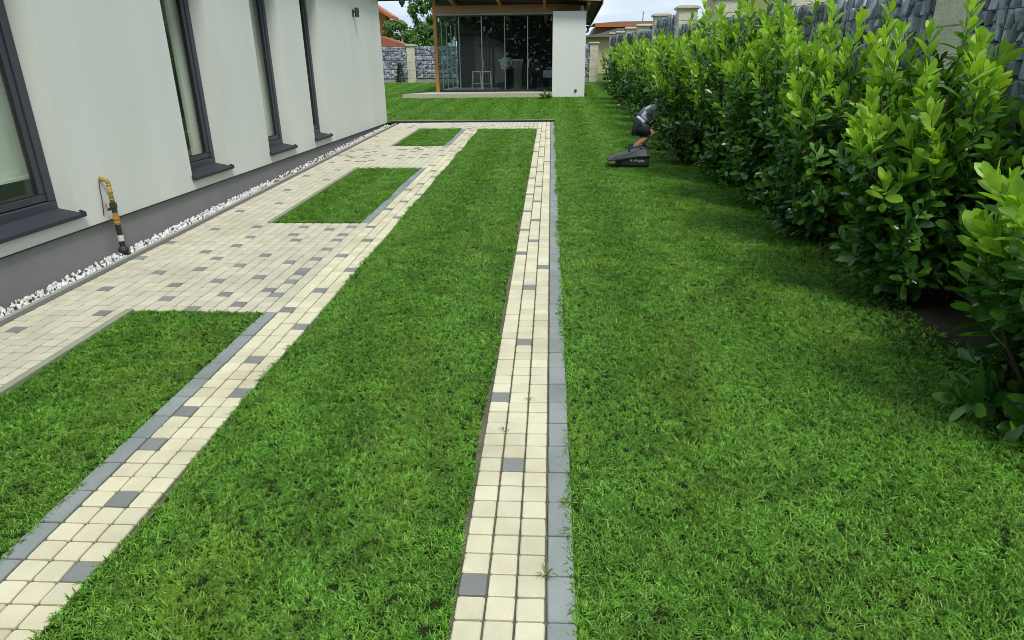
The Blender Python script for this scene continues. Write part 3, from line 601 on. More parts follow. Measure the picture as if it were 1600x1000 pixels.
# ------------------------------------------------------------------ gabion fences
def stone_mesh(seed):
    r = random.Random(seed); b = MB(); b.box(-.5, .5, -.5, .5, -.5, .5, c=.09)
    sh = [Vector((r.uniform(-.13, .13), r.uniform(-.13, .13), r.uniform(-.13, .13))) for _ in range(8)]
    o = []
    for p in b.v:
        i = (p[0] > 0) * 4 + (p[1] > 0) * 2 + (p[2] > 0); q = Vector(p) + sh[i] + Vector((r.uniform(-.06, .06), r.uniform(-.06, .06), r.uniform(-.06, .06))); o.append(tuple(q))
    b.v = o; me = b.mesh('stone', M['stone']); return me
ST = [stone_mesh(200 + i) for i in range(8)]
def fence(name, label, FX0, posts, along, panels, frontdir, limit=300, fine=True, group=None):
    """along 'y': line x = FX0; along 'x': line y = FX0. frontdir +-1: side the garden lies on."""
    root = thing(name, label, 'fence', (FX0, posts[0][0], gz(posts[0][0])) if along == 'y' else (posts[0][0], FX0, gz(FX0)), group)
    off = Matrix.Translation(-Vector(root.location))
    def X(a, d, z): return (FX0 + d * frontdir, a, z) if along == 'y' else (a, FX0 + d * frontdir, z)
    def bx(mb, a0, a1, d0, d1, z0, z1, mi=0, c=0.0):
        p, q = X(a0, d0, z0), X(a1, d1, z1)
        mb.box(min(p[0], q[0]), max(p[0], q[0]), min(p[1], q[1]), max(p[1], q[1]), z0, z1, mi, off, c)
    for (a, top) in posts:
        g_ = gz(a if along == 'y' else FX0); hw = .22; z = g_ - .2
        mb = MB(); n = 0
        while z < top - .09:
            e = min(z + .2, top - .08); j = .004 * (n % 2)
            bx(mb, a - hw + j, a + hw - j, -.36 + j, .06 - j, z + .001, e - .001, 0, .006); z = e; n += 1
        po = mb.build('post', M['post_block'], root)
        mb = MB(); bx(mb, a - hw - .05, a + hw + .05, -.41, .11, top - .079, top - .02, 0, .012); bx(mb, a - hw - .01, a + hw + .01, -.37, .07, top - .0195, top, 0, .008); mb.build('cap', M['post_block'], po)
    rec = []; core = MB(); base = MB()
    for (a0, a1, topadd, hgt) in panels:
        g0_, g1_ = (gz(a0), gz(a1)) if along == 'y' else (gz(FX0), gz(FX0)); gm = (g0_ + g1_) / 2
        slope = (g1_ - g0_) / (a1 - a0)
        bx(core, a0, a1, -.24, -.06, min(g0_, g1_) + .2, min(g0_, g1_) + hgt - .04)
        bx(base, a0, a1, -.30, .0, gm - .4, gm + .16)
        wm = MB(); z = .2; rows = int((hgt - .2) / .2)
        for rI in range(rows):
            zb = .2 + rI * (hgt - .2) / rows; rh = (hgt - .2) / rows; a = a0 + .01
            while a < a1 - .02:
                w = R.uniform(.038, .085) if fine else R.uniform(.07, .15)
                w = min(w, a1 - a)
                splits = [(0, 1)] if R.random() < .38 else [(0, .5 + R.uniform(-.15, .15))]
                if len(splits) and splits[0][1] < 1: splits.append((splits[0][1], 1))
                for s0, s1 in splits:
                    am = a + w / 2; zz = gm + slope * (am - (a0 + a1) / 2) + zb + rh * (s0 + s1) / 2
                    p = Vector(X(am, -.05 + R.uniform(-.03, .022), zz)); hh = rh * (s1 - s0) * 1.0
                    sc = Matrix.Diagonal((.12, w * .9, hh * .95, 1)) if along == 'y' else Matrix.Diagonal((w * 1.0, .12, hh, 1))
                    mx4 = off @ Matrix.Translation(p) @ Euler((R.uniform(-.28, .28), R.uniform(-.12, .12), R.uniform(-.25, .25))).to_matrix().to_4x4() @ sc
                    q = proj(p); key = 9e9
                    if q and -30 < q[0] < 1630 and -30 < q[1] < 420: key = q[2] / max(.03, w * hh) ** .5 * (1 if zb > 1.0 else 2.5)
                    rec.append((key, R.choice(ST), mx4))
                a += w
            zl = zb + rh
            for aa, ab in ((a0, a1),):
                za, zc = gm + slope * (a0 - (a0 + a1) / 2) + zl, gm + slope * (a1 - (a0 + a1) / 2) + zl
                wm.tube([off @ Vector(X(a0, .045, za)), off @ Vector(X(a1, .045, zc))], .0035, 5)
        n = int((a1 - a0) / .4)
        for k in range(1, n):
            aa = a0 + (a1 - a0) * k / n; zb = gm + slope * (aa - (a0 + a1) / 2)
            wm.tube([off @ Vector(X(aa, .041, zb + .2)), off @ Vector(X(aa, .041, zb + hgt + .01))], .003, 4)
        wm.build('wire_mesh', M['wire'], root)
    rec.sort(key=lambda t: t[0])
    for _, me, mx4 in rec[:limit]: link('stone', me, root, mx4)
    join_instances('stone_fill', [(a, b_) for _, a, b_ in rec[limit:]], root)
    core.build('core', M['gabion_core'], root); base.build('footing', M['kerb_grey'], root)
    return root
pY = [1.7, 5.5, 9.3, 13.15, 17.0, 20.85, 24.7, 28.5, 32.3, 36.0]
pTop = [2.5, 2.56, 2.74, 2.85, 2.96, 3.05, 2.98, 3.08, 3.10, 3.2]
pan = []
for i in range(len(pY) - 1): pan.append((pY[i] + .225, pY[i + 1] - .225, 0, 2.36 if i == 4 else 2.10 + .004 * i))
fence('gabion_fence', 'long gabion fence of blue grey stones behind the laurel hedge', 3.0, list(zip(pY, pTop)), 'y', pan, -1)
pX = [-17.3, -12.1, -7.35, -2.6, 2.2]
fence('gabion_fence', 'far gabion fence crossing behind the orange house and pavilion', 36.6, [(x, 2.80) for x in pX], 'x', [(pX[i] + .225, pX[i + 1] - .225, 0, 1.76) for i in range(4)], -1, fine=False)
cp = MB(); 

# ------------------------------------------------------------------ garden pavilion
PYF = 26.6; SZ = .80
pav = thing('garden_pavilion', 'garden pavilion with sliding glass front, timber beam and white side wall', 'pavilion', (-1.6, 25.2, gz(25)))
def pv(mb, nm, m, parent=pav, smooth=False):
    o = mb.build(nm, m, parent, smooth)
    o.location = -parent_world(parent); return o
def psub(mb, nm, m, part):
    return mb.build(nm, m, part)
b = MB(); b.prism([(-5.40, 24.9), (.03, 24.9), (.03, 33.0), (-4.6, 33.0), (-4.6, 27.0)], 'z', gz(24) - .2, .78); pv(b, 'terrace_slab', M['slab'])
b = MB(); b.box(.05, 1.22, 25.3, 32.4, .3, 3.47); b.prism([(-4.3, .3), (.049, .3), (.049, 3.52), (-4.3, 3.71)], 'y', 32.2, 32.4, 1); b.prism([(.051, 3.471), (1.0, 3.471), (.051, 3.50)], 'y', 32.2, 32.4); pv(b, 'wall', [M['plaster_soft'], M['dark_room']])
b = MB(); b.box(-4.42, -4.29, PYF - .07, PYF + .07, .78, 4.05, c=.008); pv(b, 'post', M['timber_post'])
b = MB(); b.box(-4.288, 1.28, PYF - .09, PYF + .09, 3.53, 3.80, c=.008); pv(b, 'beam', M['timber'])
b = MB(); b.box(1.02, 1.14, 25.5, 25.62, 3.471, 3.66, c=.006); pv(b, 'post', M['timber_pale'])
# roof: shallow slope falling to the back, boarded underside, rafters and barge board
def rz(y, x=1.7): return 3.81 - .045 * (y - 24.6) + .045 * (1.74 - x)
xs0, xs1 = -4.5, 1.74
def sloped(b, x0, x1, y0, y1, d0, d1, mi=0):
    b.add([(x, y, rz(y, x) + d) for x in (x0, x1) for y in (y0, y1) for d in (d0, d1)], [(0, 1, 3, 2), (4, 6, 7, 5), (0, 4, 5, 1), (2, 3, 7, 6), (0, 2, 6, 4), (1, 5, 7, 3)], mi)
b = MB()
for k in range(12): sloped(b, xs0 + (xs1 - xs0) * k / 12 + .004, xs0 + (xs1 - xs0) * (k + 1) / 12 - .004, 25.0, 33.4, 0, .05)
sloped(b, xs0 - .03, xs1 + .03, 24.92, 33.5, .056, .12, 1)
proof = pv(b, 'roof', [M['roof_boards'], M['roof_tile']])
for x in (-3.6, -1.88, -.25, 1.30):
    b = MB(); sloped(b, x - .055, x + .055, 25.1, 33.0, -.14, -.003); psub(b, 'rafter', M['timber_post'], proof)
b = MB(); sloped(b, xs0, 1.70, 24.94, 24.998, -.05, .05); psub(b, 'fascia', M['timber_pale'], proof)
b = MB(); sloped(b, 1.742, 1.775, 25.0, 33.4, -.12, .05); psub(b, 'barge_board', M['gutter_brown'], proof)
b = MB(); ring2 = [(math.cos(t) * .075, math.sin(t) * .075) for t in np.linspace(math.pi, 2 * math.pi, 9)] + [(math.cos(t) * .066, math.sin(t) * .066) for t in np.linspace(2 * math.pi, math.pi, 9)]
b.prism([(33.5 + p[0], rz(33.5) - .02 + p[1]) for p in ring2], 'x', -4.5, 1.80); b.box(1.80, 1.806, 33.42, 33.58, rz(33.5) - .1, rz(33.5) - .018); b.tube([(1.70, 33.5, rz(33.5) - .09), (1.70, 33.45, rz(33.5) - .25), (1.32, 32.5, rz(33.5) - .45), (1.30, 32.5, .8)], .045, 8); psub(b, 'gutter', M['gutter_brown'], proof)
b = MB(); b.prism([(-4.28, 3.812), (1.2, 3.812), (1.2, rz(26.6, 1.2) - .004), (-4.28, rz(26.6, -4.28) - .004)], 'y', PYF - .008, PYF + .008); pv(b, 'clerestory_pane', M['pav_glass'])
# sliding glass panels
gx = [-4.285, -3.47, -2.61, -1.75, -.885, .045]
for i in range(5):
    yy = PYF + (.03 if i % 2 else -.01); x0, x1 = gx[i], gx[i + 1]
    b = MB(); b.box(x0 + .004, x1 - .004, yy - .005, yy + .005, .86, 3.43); gp = pv(b, 'glass_panel', M['pav_glass'])
    b = MB(); b.box(x0, x1 - .001, yy - .015, yy + .015, .80, .86, c=.003); b.box(x0, x1 - .001, yy - .015, yy + .015, 3.43, 3.47, c=.003); psub(b, 'rail', M['alu'] if False else M['dark_metal'], gp)
    if i: b = MB(); b.box(x0 - .018, x0 + .018, yy - .02, yy + .02, .861, 3.429, c=.003); psub(b, 'stile', M['alu'], gp)
    if i in (2, 4): b = MB(); b.box(x0 + .03, x0 + .05, yy - .06, yy - .02, 1.65, 1.95, c=.004); psub(b, 'handle', M['alu'], gp)
b = MB(); b.box(-4.287, .048, PYF - .06, PYF + .06, 3.471, 3.526, c=.004); pv(b, 'track', M['alu'])
b = MB(); b.box(-4.287, .048, PYF - .06, PYF + .06, .781, .798); pv(b, 'threshold', M['dark_metal'])
for i in range(4):
    b = MB(); y0_, y1_ = 26.7 + i * 1.35, 26.7 + (i + 1) * 1.35; b.box(-4.365, -4.355, y0_ + .01, y1_ - .01, .82, 3.3); gp = pv(b, 'glass_panel', M['pav_glass'])
    b = MB(); b.box(-4.38, -4.34, y1_ - .01, y1_ + .02, .80, 3.35, c=.003); psub(b, 'stile', M['counter_white'], gp)
b = MB(); b.box(.86, .94, 25.262, 25.299, .80, .88, c=.004); b.box(.875, .925, 25.255, 25.2615, .815, .865); sk = thing('wall_socket', 'small dark outdoor socket low on the white pavilion wall', 'socket', (.9, 25.28, .8)); o_ = b.build('cover', M['dark_metal'], sk); o_.location = (-.9, -25.28, -.8)

# things inside the pavilion
FZ = .78
bar = thing('bar_counter', 'pale topped counter with beige front standing inside the pavilion', 'counter', (-1.62, 30.2, FZ))
b = MB(); b.box(-.62, .42, -.3, .3, 1.12, 1.18, c=.006); b.build('counter_top', M['counter_white'], bar)
b = MB(); b.box(.02, .36, -.24, .24, 0, 1.118); b.build('end_panel', M['beige_panel'], bar)
b = MB(); b.box(-.58, .018, -.24, .24, 0, 1.118); 
b.build('front_panel', M['navy_panel'], bar)
for k in range(2):
    b = MB(); b.box(-.55 + .28 * k, -.29 + .28 * k, -.262, -.2405, .1, 1.05, c=.004); b.build('cupboard_door', M['navy_panel'], bar)
dc = thing('kitchen_cabinet', 'dark navy cabinet with two pots on it inside the pavilion', 'cabinet', (-.78, 29.9, FZ))
b = MB(); b.box(-.38, .38, -.3, .3, 0, 1.05, c=.008); b.build('body', M['navy_panel'], dc)
for k in (-1, 1): b = MB(); b.box(-.36 if k < 0 else .01, -.01 if k < 0 else .36, -.32, -.3005, .08, 1.0, c=.004); b.build('door', M['navy_panel'], dc)
for k, (x, s) in enumerate(((-.16, .075), (.16, .10))):
    pt = thing('cooking_pot', ('smaller' if k == 0 else 'larger') + ' steel pot on the dark cabinet inside the pavilion', 'pot', (-.78 + x, 29.85, FZ + 1.05))
    b = MB(); b.tube([(0, 0, 0), (0, 0, s * 1.1)], [s, s], 14); b.build('pot_body', M['alu'], pt, False); b = MB(); b.tube([(0, 0, s * 1.105), (0, 0, s * 1.25), (0, 0, s * 1.4)], [s, s * .6, s * .15], 14); b.build('lid', M['alu'], pt, True)
tb = thing('dining_table', 'dark wooden table with a lilac cloth inside the pavilion', 'table', (-.25, 28.6, FZ))
b = MB(); b.box(-.62, .28, -.45, .45, .70, .74, c=.006); b.build('tabletop', M['dark_wood'], tb)
for x in (-.55, .21):
    for y_ in (-.38, .38): b = MB(); b.box(x - .035, x + .035, y_ - .035, y_ + .035, 0, .698); b.build('leg', M['dark_wood'], tb)
cl = MB(); n = 14; Vc = []; 
for i in range(n + 1):
    for j in range(9):
        u, v = i / n, j / 8; x = -.05 + .38 * u; s = v * .62
        y_ = -.455 + 0.0; z = .752
        if s < .32: yy, z = -.14 - s, .746
        else: yy, z = -.462 - .012 * math.sin(i * 1.7) * (s - .32) / .3, .746 - (s - .32) * (1 - .25 * abs(u - .5))
        Vc.append((x + (.05 * (u - .5) * v), yy, z))
Fc = [(i * 9 + j, i * 9 + j + 1, (i + 1) * 9 + j + 1, (i + 1) * 9 + j) for i in range(n) for j in range(8)]
cl.add(Vc, Fc); co = cl.build('tablecloth', M['lilac_cloth'], None, True); co.location = tb.location; sm = co.modifiers.new('t', 'SOLIDIFY'); sm.thickness = .004; tag(co, 'lilac cloth hanging over the front of the dark table', 'cloth')
bxo = thing('white_box', 'small white box on the dark table inside the pavilion', 'box', (-.55, 28.35, FZ + .741)); b = MB(); b.box(-.07, .07, -.05, .05, 0, .08, c=.004); b.build('carton', M['counter_white'], bxo); b = MB(); b.box(-.072, .072, -.052, .052, .0805, .095, c=.003); b.build('lid', M['counter_white'], bxo)
for k, (x, y_) in enumerate(((-2.55, 27.6), (-3.05, 28.6))):
    stl = thing('bar_stool', ('white metal stool just behind the glass front' if k == 0 else 'white metal stool farther inside, near the glazed side'), 'stool', (x, y_, FZ), 'white metal stools')
    b = MB(); b.box(-.19, .19, -.17, .17, .70, .74, c=.008); b.build('seat', M['counter_white'], stl)
    for a in (-1, 1):
        for c_ in (-1, 1): b = MB(); b.tube([(a * .15, c_ * .13, .70), (a * .2, c_ * .18, 0)], .014, 8); b.build('leg', M['counter_white'], stl)
    b = MB(); 
    for a in (-1, 1): b.tube([(a * .185, -.16, .22), (a * .185, .16, .22)], .009, 6)
    for a in (-1, 1): b.tube([(-.185, a * .165, .26), (.185, a * .165, .26)], .009, 6)
    b.build('footrest', M['counter_white'], stl)

# ------------------------------------------------------------------ people (one skinned body each)
def skin_body(name, verts, edges, radii, matfun, mats, parent, root=0, sub=2):
    me = bpy.data.meshes.new(name); me.from_pydata(verts, edges, []); o = link(name, me, parent)
    md = o.modifiers.new('skin', 'SKIN'); md.use_smooth_shade = True
    sv = me.skin_vertices[0].data
    for i, r_ in enumerate(radii): sv[i].radius = (r_, r_) if not isinstance(r_, tuple) else r_; sv[i].use_root = (i == root)
    sb = o.modifiers.new('sub', 'SUBSURF'); sb.levels = sub; sb.render_levels = sub
    dg = bpy.context.evaluated_depsgraph_get(); dg.update(); ev = o.evaluated_get(dg); nm = bpy.data.meshes.new_from_object(ev)
    o.modifiers.clear(); o.data = nm
    for m in mats: nm.materials.append(m)
    for p in nm.polygons: p.material_index = matfun(p.center); p.use_smooth = True
    return o
def blob(mb, c, rx, ry, rz_, n=14, mi=0, f=None):
    vs = []; fs = []
    for i in range(n + 1):
        th = math.pi * i / n
        for k in range(2 * n):
            ph = math.pi * k / n; p = Vector((math.sin(th) * math.cos(ph), math.sin(th) * math.sin(ph), math.cos(th)))
            if f: p = f(p)
            vs.append((c[0] + p.x * rx, c[1] + p.y * ry, c[2] + p.z * rz_))
    for i in range(n):
        for k in range(2 * n): a = i * 2 * n; fs.append((a + k, a + (k + 1) % (2 * n), a + 2 * n + (k + 1) % (2 * n), a + 2 * n + k))
    return mb.add(vs, fs, mi)
def head(parent, pos, yaw, pitch, s=.115, hairmat=None, name='head'):
    e = Matrix.Translation(pos) @ Euler((0, pitch, yaw)).to_matrix().to_4x4()
    b = MB(); blob(b, (0, 0, 0), s * .86, s * .70, s, f=lambda p: Vector((p.x * (1 - .12 * (p.z < -.2)), p.y * (1 - .25 * max(0, -p.z)), p.z)))
    blob(b, (s * .86, 0, -s * .12), s * .17, s * .11, s * .2, 8); blob(b, (s * .72, 0, -s * .5), s * .12, s * .26, s * .07, 8, 1)
    for k in (-1, 1): blob(b, (s * .76, k * s * .28, s * .08), s * .09, s * .12, s * .07, 8, 2); blob(b, (-s * .02, k * s * .70, -s * .05), s * .12, s * .06, s * .22, 8)
    b.v = [tuple(e @ Vector(p)) for p in b.v]; o = b.build(name, [M['skin'], M['terracotta'], M['hair']], parent, True)
    h = MB(); blob(h, (-s * .10, 0, s * .14), s * .93, s * .78, s * .95, f=lambda p: p if p.x < .35 or p.z > .55 else Vector((p.x * .72, p.y, max(p.z, .30))))
    h.v = [tuple(e @ Vector(p)) for p in h.v]; h.build('hair', hairmat or M['hair'], parent, True)
# gardener crouching with his back to the path, leaning into the hedge (+x)
gm_ = thing('person', 'person crouching at the hedge in dark clothes with bare lower legs, reaching into the leaves', 'person', (1.60, 11.85, gz(11.85)))
GZ0 = gz(11.85)
Vg = [(-.13, 0, .40), (-.02, 0, .50), (.10, 0, .60), (.22, 0, .66), (.30, 0, .70), (.37, 0, .73),            # pelvis .. neck 0-5
      (-.08, -.12, .36), (.16, -.14, .30), (-.02, -.13, .17), (-.16, -.13, .055), (-.04, -.135, .03),          # near leg 6-10
      (-.08, .12, .36), (.17, .16, .31), (.02, .16, .16), (-.13, .16, .055), (-.01, .165, .03),                 # far leg 11-15
      (.26, -.19, .66), (.42, -.21, .50), (.60, -.15, .42), (.68, -.13, .40),                                   # near arm 16-19
      (.26, .19, .66), (.44, .22, .52), (.62, .12, .45), (.70, .10, .43)]
Eg = [(0, 1), (1, 2), (2, 3), (3, 4), (4, 5), (0, 6), (6, 7), (7, 8), (8, 9), (9, 10), (0, 11), (11, 12), (12, 13), (13, 14), (14, 15), (3, 16), (16, 17), (17, 18), (18, 19), (3, 20), (20, 21), (21, 22), (22, 23)]
Rg = [.165, .155, .16, .155, .09, .06, .115, .075, .062, .042, .038, .115, .075, .062, .042, .038, .075, .05, .038, .032, .075, .05, .038, .032]
body = skin_body('body', Vg, Eg, Rg, lambda c: 0, [M['skin']], gm_)
def garment(name, src, keep, m, off_, parent):
    """clothing: the part of the body surface KEEP picks, pushed out a little"""
    bm = bmesh.new(); bm.from_mesh(src.data); bm.normal_update()
    bmesh.ops.delete(bm, geom=[f for f in bm.faces if not keep(f.calc_center_median())], context='FACES')
    for v in bm.verts: v.co += v.normal * off_(v.co)
    me = bpy.data.meshes.new(name); bm.to_mesh(me); bm.free(); me.materials.clear(); me.materials.append(m)
    for p in me.polygons: p.material_index = 0
    o = link(name, me, parent); sd_ = o.modifiers.new('thick', 'SOLIDIFY'); sd_.thickness = .008; sd_.offset = -.5
    return o
fold = lambda v: .012 + .006 * math.sin(v.x * 60 + v.z * 40) + .005 * math.sin(v.z * 75 + v.y * 30)
garment('shirt', body, lambda c: (c.x + .9 * c.z > .36) and not (c.x > .12 and c.z < .40 and abs(c.y) > .06 and c.x < .33) and c.x < .50 and c.z > .40, M['shirt_grey'], fold, gm_)
garment('shirt_band', body, lambda c: -.075 < (c.x + .9 * c.z - .46) < -.02 and c.z > .44 or (abs(c.y + .115) < .022 and c.x + .9 * c.z > .44 and c.x < .3 and c.z > .5), M['shirt_stripe'], lambda v: fold(v) + .005, gm_)
garment('shorts', body, lambda c: (c.x + .9 * c.z <= .375) and c.z > .25 and c.x < .10 or (abs(c.y) > .05 and c.z > .245 and c.z < .46 and c.x < .10 and c.x + .9 * c.z <= .5), M['shorts'], fold, gm_)
garment('sock', body, lambda c: c.z < .12 and c.z > .04 and c.x < .0 and c.y < 0, M['sock'], lambda v: .006, gm_)
garment('sock', body, lambda c: c.z < .15 and c.z > .04 and c.x < .05 and c.y > 0, M['sock'], lambda v: .006, gm_)
for (ax, ay) in ((-.16, -.13), (-.13, .16)):
    b = MB(); blob(b, (ax + .07, ay, .05), .15, .055, .055, 10, f=lambda p: Vector((p.x, p.y * (1 + .1 * p.x), max(p.z, -.85)))); b.build('shoe', M['shoe'], gm_, True)
head(gm_, Vector((.47, 0, .76)), 0, .7)
def hand(parent, base, fwd, up, s=1.0, name='hand'):
    f = Vector(fwd).normalized(); u = Vector(up); u = (u - f * u.dot(f)).normalized(); sd_ = f.cross(u)
    vs = [Vector(base), Vector(base) + f * .05 * s]; ed = [(0, 1)]; rr = [(.022 * s, .03 * s), (.018 * s, .036 * s)]
    b = MB(); P = lambda a, c, d: Vector(base) + f * a * s + sd_ * c * s + u * d * s
    b.tube([P(-.01, 0, 0), P(.03, 0, 0), P(.08, 0, -.002)], [.026 * s, .036 * s, .032 * s], 8)
    for k, ln in enumerate((.062, .072, .068, .052)):
        c = -.027 + .018 * k; b.tube([P(.065, c, 0), P(.065 + ln * .5, c * 1.1, -.006), P(.065 + ln * .85, c * 1.15, -.026), P(.065 + ln * .95, c * 1.15, -.046)], [.0095 * s, .009 * s, .008 * s, .006 * s], 6)
    b.tube([P(.01, -.024, -.004), P(.035, -.05, -.014), P(.06, -.055, -.03)], [.013 * s, .011 * s, .008 * s], 6)
    b.build(name, M['skin'], parent, True)
hand(gm_, (.68, -.13, .40), (1, .1, -.2), (0, 0, 1)); hand(gm_, (.70, .10, .43), (1, -.1, -.2), (0, 0, 1))

# person standing inside the pavilion, bent a little over what they hold
pw = thing('person', 'person in pale top and dark trousers standing behind the pavilion glass', 'person', (-1.92, 29.2, FZ))
Vp = [(0, 0, .80), (.02, -.02, .95), (.05, -.04, 1.08), (.07, -.05, 1.20), (.075, -.05, 1.27),
      (-.09, 0, .74), (-.10, 0, .42), (-.10, .02, .07), (-.10, -.10, .03), (.09, 0, .74), (.11, 0, .42), (.11, .02, .07), (.11, -.10, .03),
      (-.11, -.05, 1.17), (-.14, -.10, .95), (.0, -.26, .90), (.06, -.30, .91), (.24, -.05, 1.17), (.29, -.10, .96), (.22, -.28, .90), (.17, -.31, .91)]
Ep = [(0, 1), (1, 2), (2, 3), (3, 4), (0, 5), (5, 6), (6, 7), (7, 8), (0, 9), (9, 10), (10, 11), (11, 12), (3, 13), (13, 14), (14, 15), (15, 16), (3, 17), (17, 18), (18, 19), (19, 20)]
Rp = [.13, .12, .135, .10, .05, .09, .062, .042, .035, .09, .062, .042, .035, .058, .042, .03, .026, .058, .042, .03, .026]
pb = skin_body('body', Vp, Ep, Rp, lambda c: 0, [M['skin']], pw)
garment('blouse', pb, lambda c: c.z > .80 and c.z < 1.25 and not (c.y < -.18 and c.z < .95), M['blouse'], lambda v: .012 + .004 * math.sin(v.z * 50 + v.x * 30), pw)
garment('trousers', pb, lambda c: c.z < .81 and c.z > .08 and c.y > -.09, M['trousers'], lambda v: .014, pw)
for ax in (-.10, .11): b = MB(); blob(b, (ax, -.05, .035), .045, .125, .045, 10, f=lambda p: Vector((p.x, p.y, max(p.z, -.75)))); b.build('shoe', M['shoe'], pw, True)
head(pw, Vector((.085, -.07, 1.40)), -1.5, .45, .108)
hand(pw, (.06, -.30, .91), (.3, -1, 0), (0, 0, 1), .9); hand(pw, (.17, -.31, .91), (-.3, -1, 0), (0, 0, 1), .9)
bw = thing('serving_bowl', 'white bowl held by the person behind the pavilion glass', 'bowl', (-1.80, 28.83, FZ + .885))
b = MB(); b.tube([(0, 0, 0), (0, 0, .01), (0, 0, .05), (0, 0, .085)], [.05, .07, .13, .16], 18, caps=False); b.tube([(0, 0, .084), (0, 0, .05), (0, 0, .015)], [.152, .12, .06], 18, caps=False); b.build('bowl_wall', M['counter_white'], bw, True); b = MB(); b.tube([(0, 0, -.008), (0, 0, .014)], .052, 16); b.build('bowl_foot', M['counter_white'], bw)

# ------------------------------------------------------------------ mower grass catcher on the lawn
gc = thing('grass_catcher', 'black fabric mower grass catcher with green lid lying on the lawn', 'grass catcher', (1.20, 10.22, gz(10.2)))
b = MB()   # soft bag: lower tub, slightly bulged, tapering to the mouth on the left
prof = [(-.22, .075, .15, .16), (-.12, .02, .19, .215), (.05, .012, .215, .25), (.2, .01, .22, .262), (.27, .012, .215, .262)]
vs = []; 
for (x, z0, hw, z1) in prof:
    zl = z0 + (z1 - z0) * .55
    vs += [(x, -hw + .02, z0), (x, -hw, z0 + .03), (x, -hw - .006, zl), (x, -hw, .60 * z1 + .0), (x, hw, .60 * z1), (x, hw + .006, zl), (x, hw, z0 + .03), (x, hw - .02, z0)]
fs = [(i * 8 + k, i * 8 + (k + 1) % 8, (i + 1) * 8 + (k + 1) % 8, (i + 1) * 8 + k) for i in range(4) for k in range(8)] + [tuple(range(8)), tuple(range(32, 40))]
b.add(vs, fs); b.build('bag', M['bag'], gc)
b = MB(); vs = []
for (x, zt, hw, zb) in ((-.33, .115, .17, .085), (-.22, .165, .20, .105), (-.05, .205, .225, .135), (.10, .245, .235, .155), (.23, .255, .235, .158), (.285, .235, .225, .158)):
    vs += [(x, -hw, zb), (x, -hw, zb + .018), (x, -hw + .07, zt), (x, hw - .07, zt), (x, hw, zb + .018), (x, hw, zb)]
fs = [(i * 6 + k, i * 6 + (k + 1) % 6, (i + 1) * 6 + (k + 1) % 6, (i + 1) * 6 + k) for i in range(5) for k in range(6)] + [tuple(range(6)), tuple(range(30, 36))]
b.add(vs, fs); b.build('lid', M['bag_lid'], gc)
b = MB(); b.tube([(-.02, -.03, .205), (.0, -.03, .262), (.13, -.03, .288), (.17, -.03, .252)], .012, 8); b.build('carry_handle', M['bag'], gc, True)
mk = MB()
def stroke(x, z, w, h, sl=.35):
    x, z, w, h = .02 + x * .85, .05 + z * .52, w * .8, h * .62
    mk.add([(x + s * w / 2 + (t - .5) * h * sl, y_, z + (t - .5) * h) for y_ in (-.2262, -.2235) for s in (-1, 1) for t in (0, 1)], [(0, 1, 3, 2), (4, 6, 7, 5), (0, 4, 5, 1), (2, 3, 7, 6), (0, 2, 6, 4), (1, 5, 7, 3)])
for x, z, w, h in ((-.02, .130, .05, .014), (-.018, .105, .012, .045), (.045, .115, .014, .05), (.065, .132, .03, .013), (.072, .112, .028, .012), (.105, .095, .014, .05), (.13, .085, .014, .045), (.15, .10, .014, .05), (.175, .112, .03, .012), (.17, .08, .03, .012), (.19, .095, .013, .05), (.215, .082, .013, .03)): stroke(x, z, w, h)
mk.build('lettering', M['mark_white'], gc)

# ------------------------------------------------------------------ cherry laurel hedge, shrub by shrub
def laurel_leaf(m, seed):
    r = random.Random(seed); V = []; fold_ = r.uniform(.15, .4); curl = r.uniform(-.05, .28); tw = r.uniform(-.1, .1)
    prof = ((0, .03), (.14, .42), (.38, .86), (.64, 1.04), (.87, .72), (1.0, .06))
    for u, w in prof:
        z = -curl * u * u * .6 + .08 * u; hw = w * .160
        V += [(-hw, u, z + hw * fold_ + tw * u * hw), (0, u, z), (hw, u, z + hw * fold_ - tw * u * hw)]
    F_ = []
    for i in range(5):
        for k in range(2): F_.append((i * 3 + k, i * 3 + k + 1, (i + 1) * 3 + k + 1, (i + 1) * 3 + k))
    me = bpy.data.meshes.new('leaf'); me.from_pydata(V, [], F_); me.materials.append(m); me.polygons.foreach_set('use_smooth', [True] * len(F_)); me.update(); return me
LEAF = {k: [laurel_leaf(M[k], 300 + i) for i in range(5)] for k in ('leaf_dark', 'leaf_mid', 'leaf_young')}
def leaf_matrix(p, axis, d, L_, r):
    """leaf at P pointing along D, its face turned towards the shoot axis side"""
    yv = d.normalized(); zv = (axis - yv * axis.dot(yv)); zv = zv.normalized() if zv.length > 1e-4 else yv.orthogonal()
    zv = Quaternion(yv, r.uniform(-.35, .35)) @ zv; xv = yv.cross(zv)
    Mx = Matrix(((xv.x, yv.x, zv.x), (xv.y, yv.y, zv.y), (xv.z, yv.z, zv.z)))
    w = r.uniform(.95, 1.25)
    return Matrix.Translation(p) @ Mx.to_4x4() @ Matrix.Diagonal((L_ * w, L_, L_, 1))
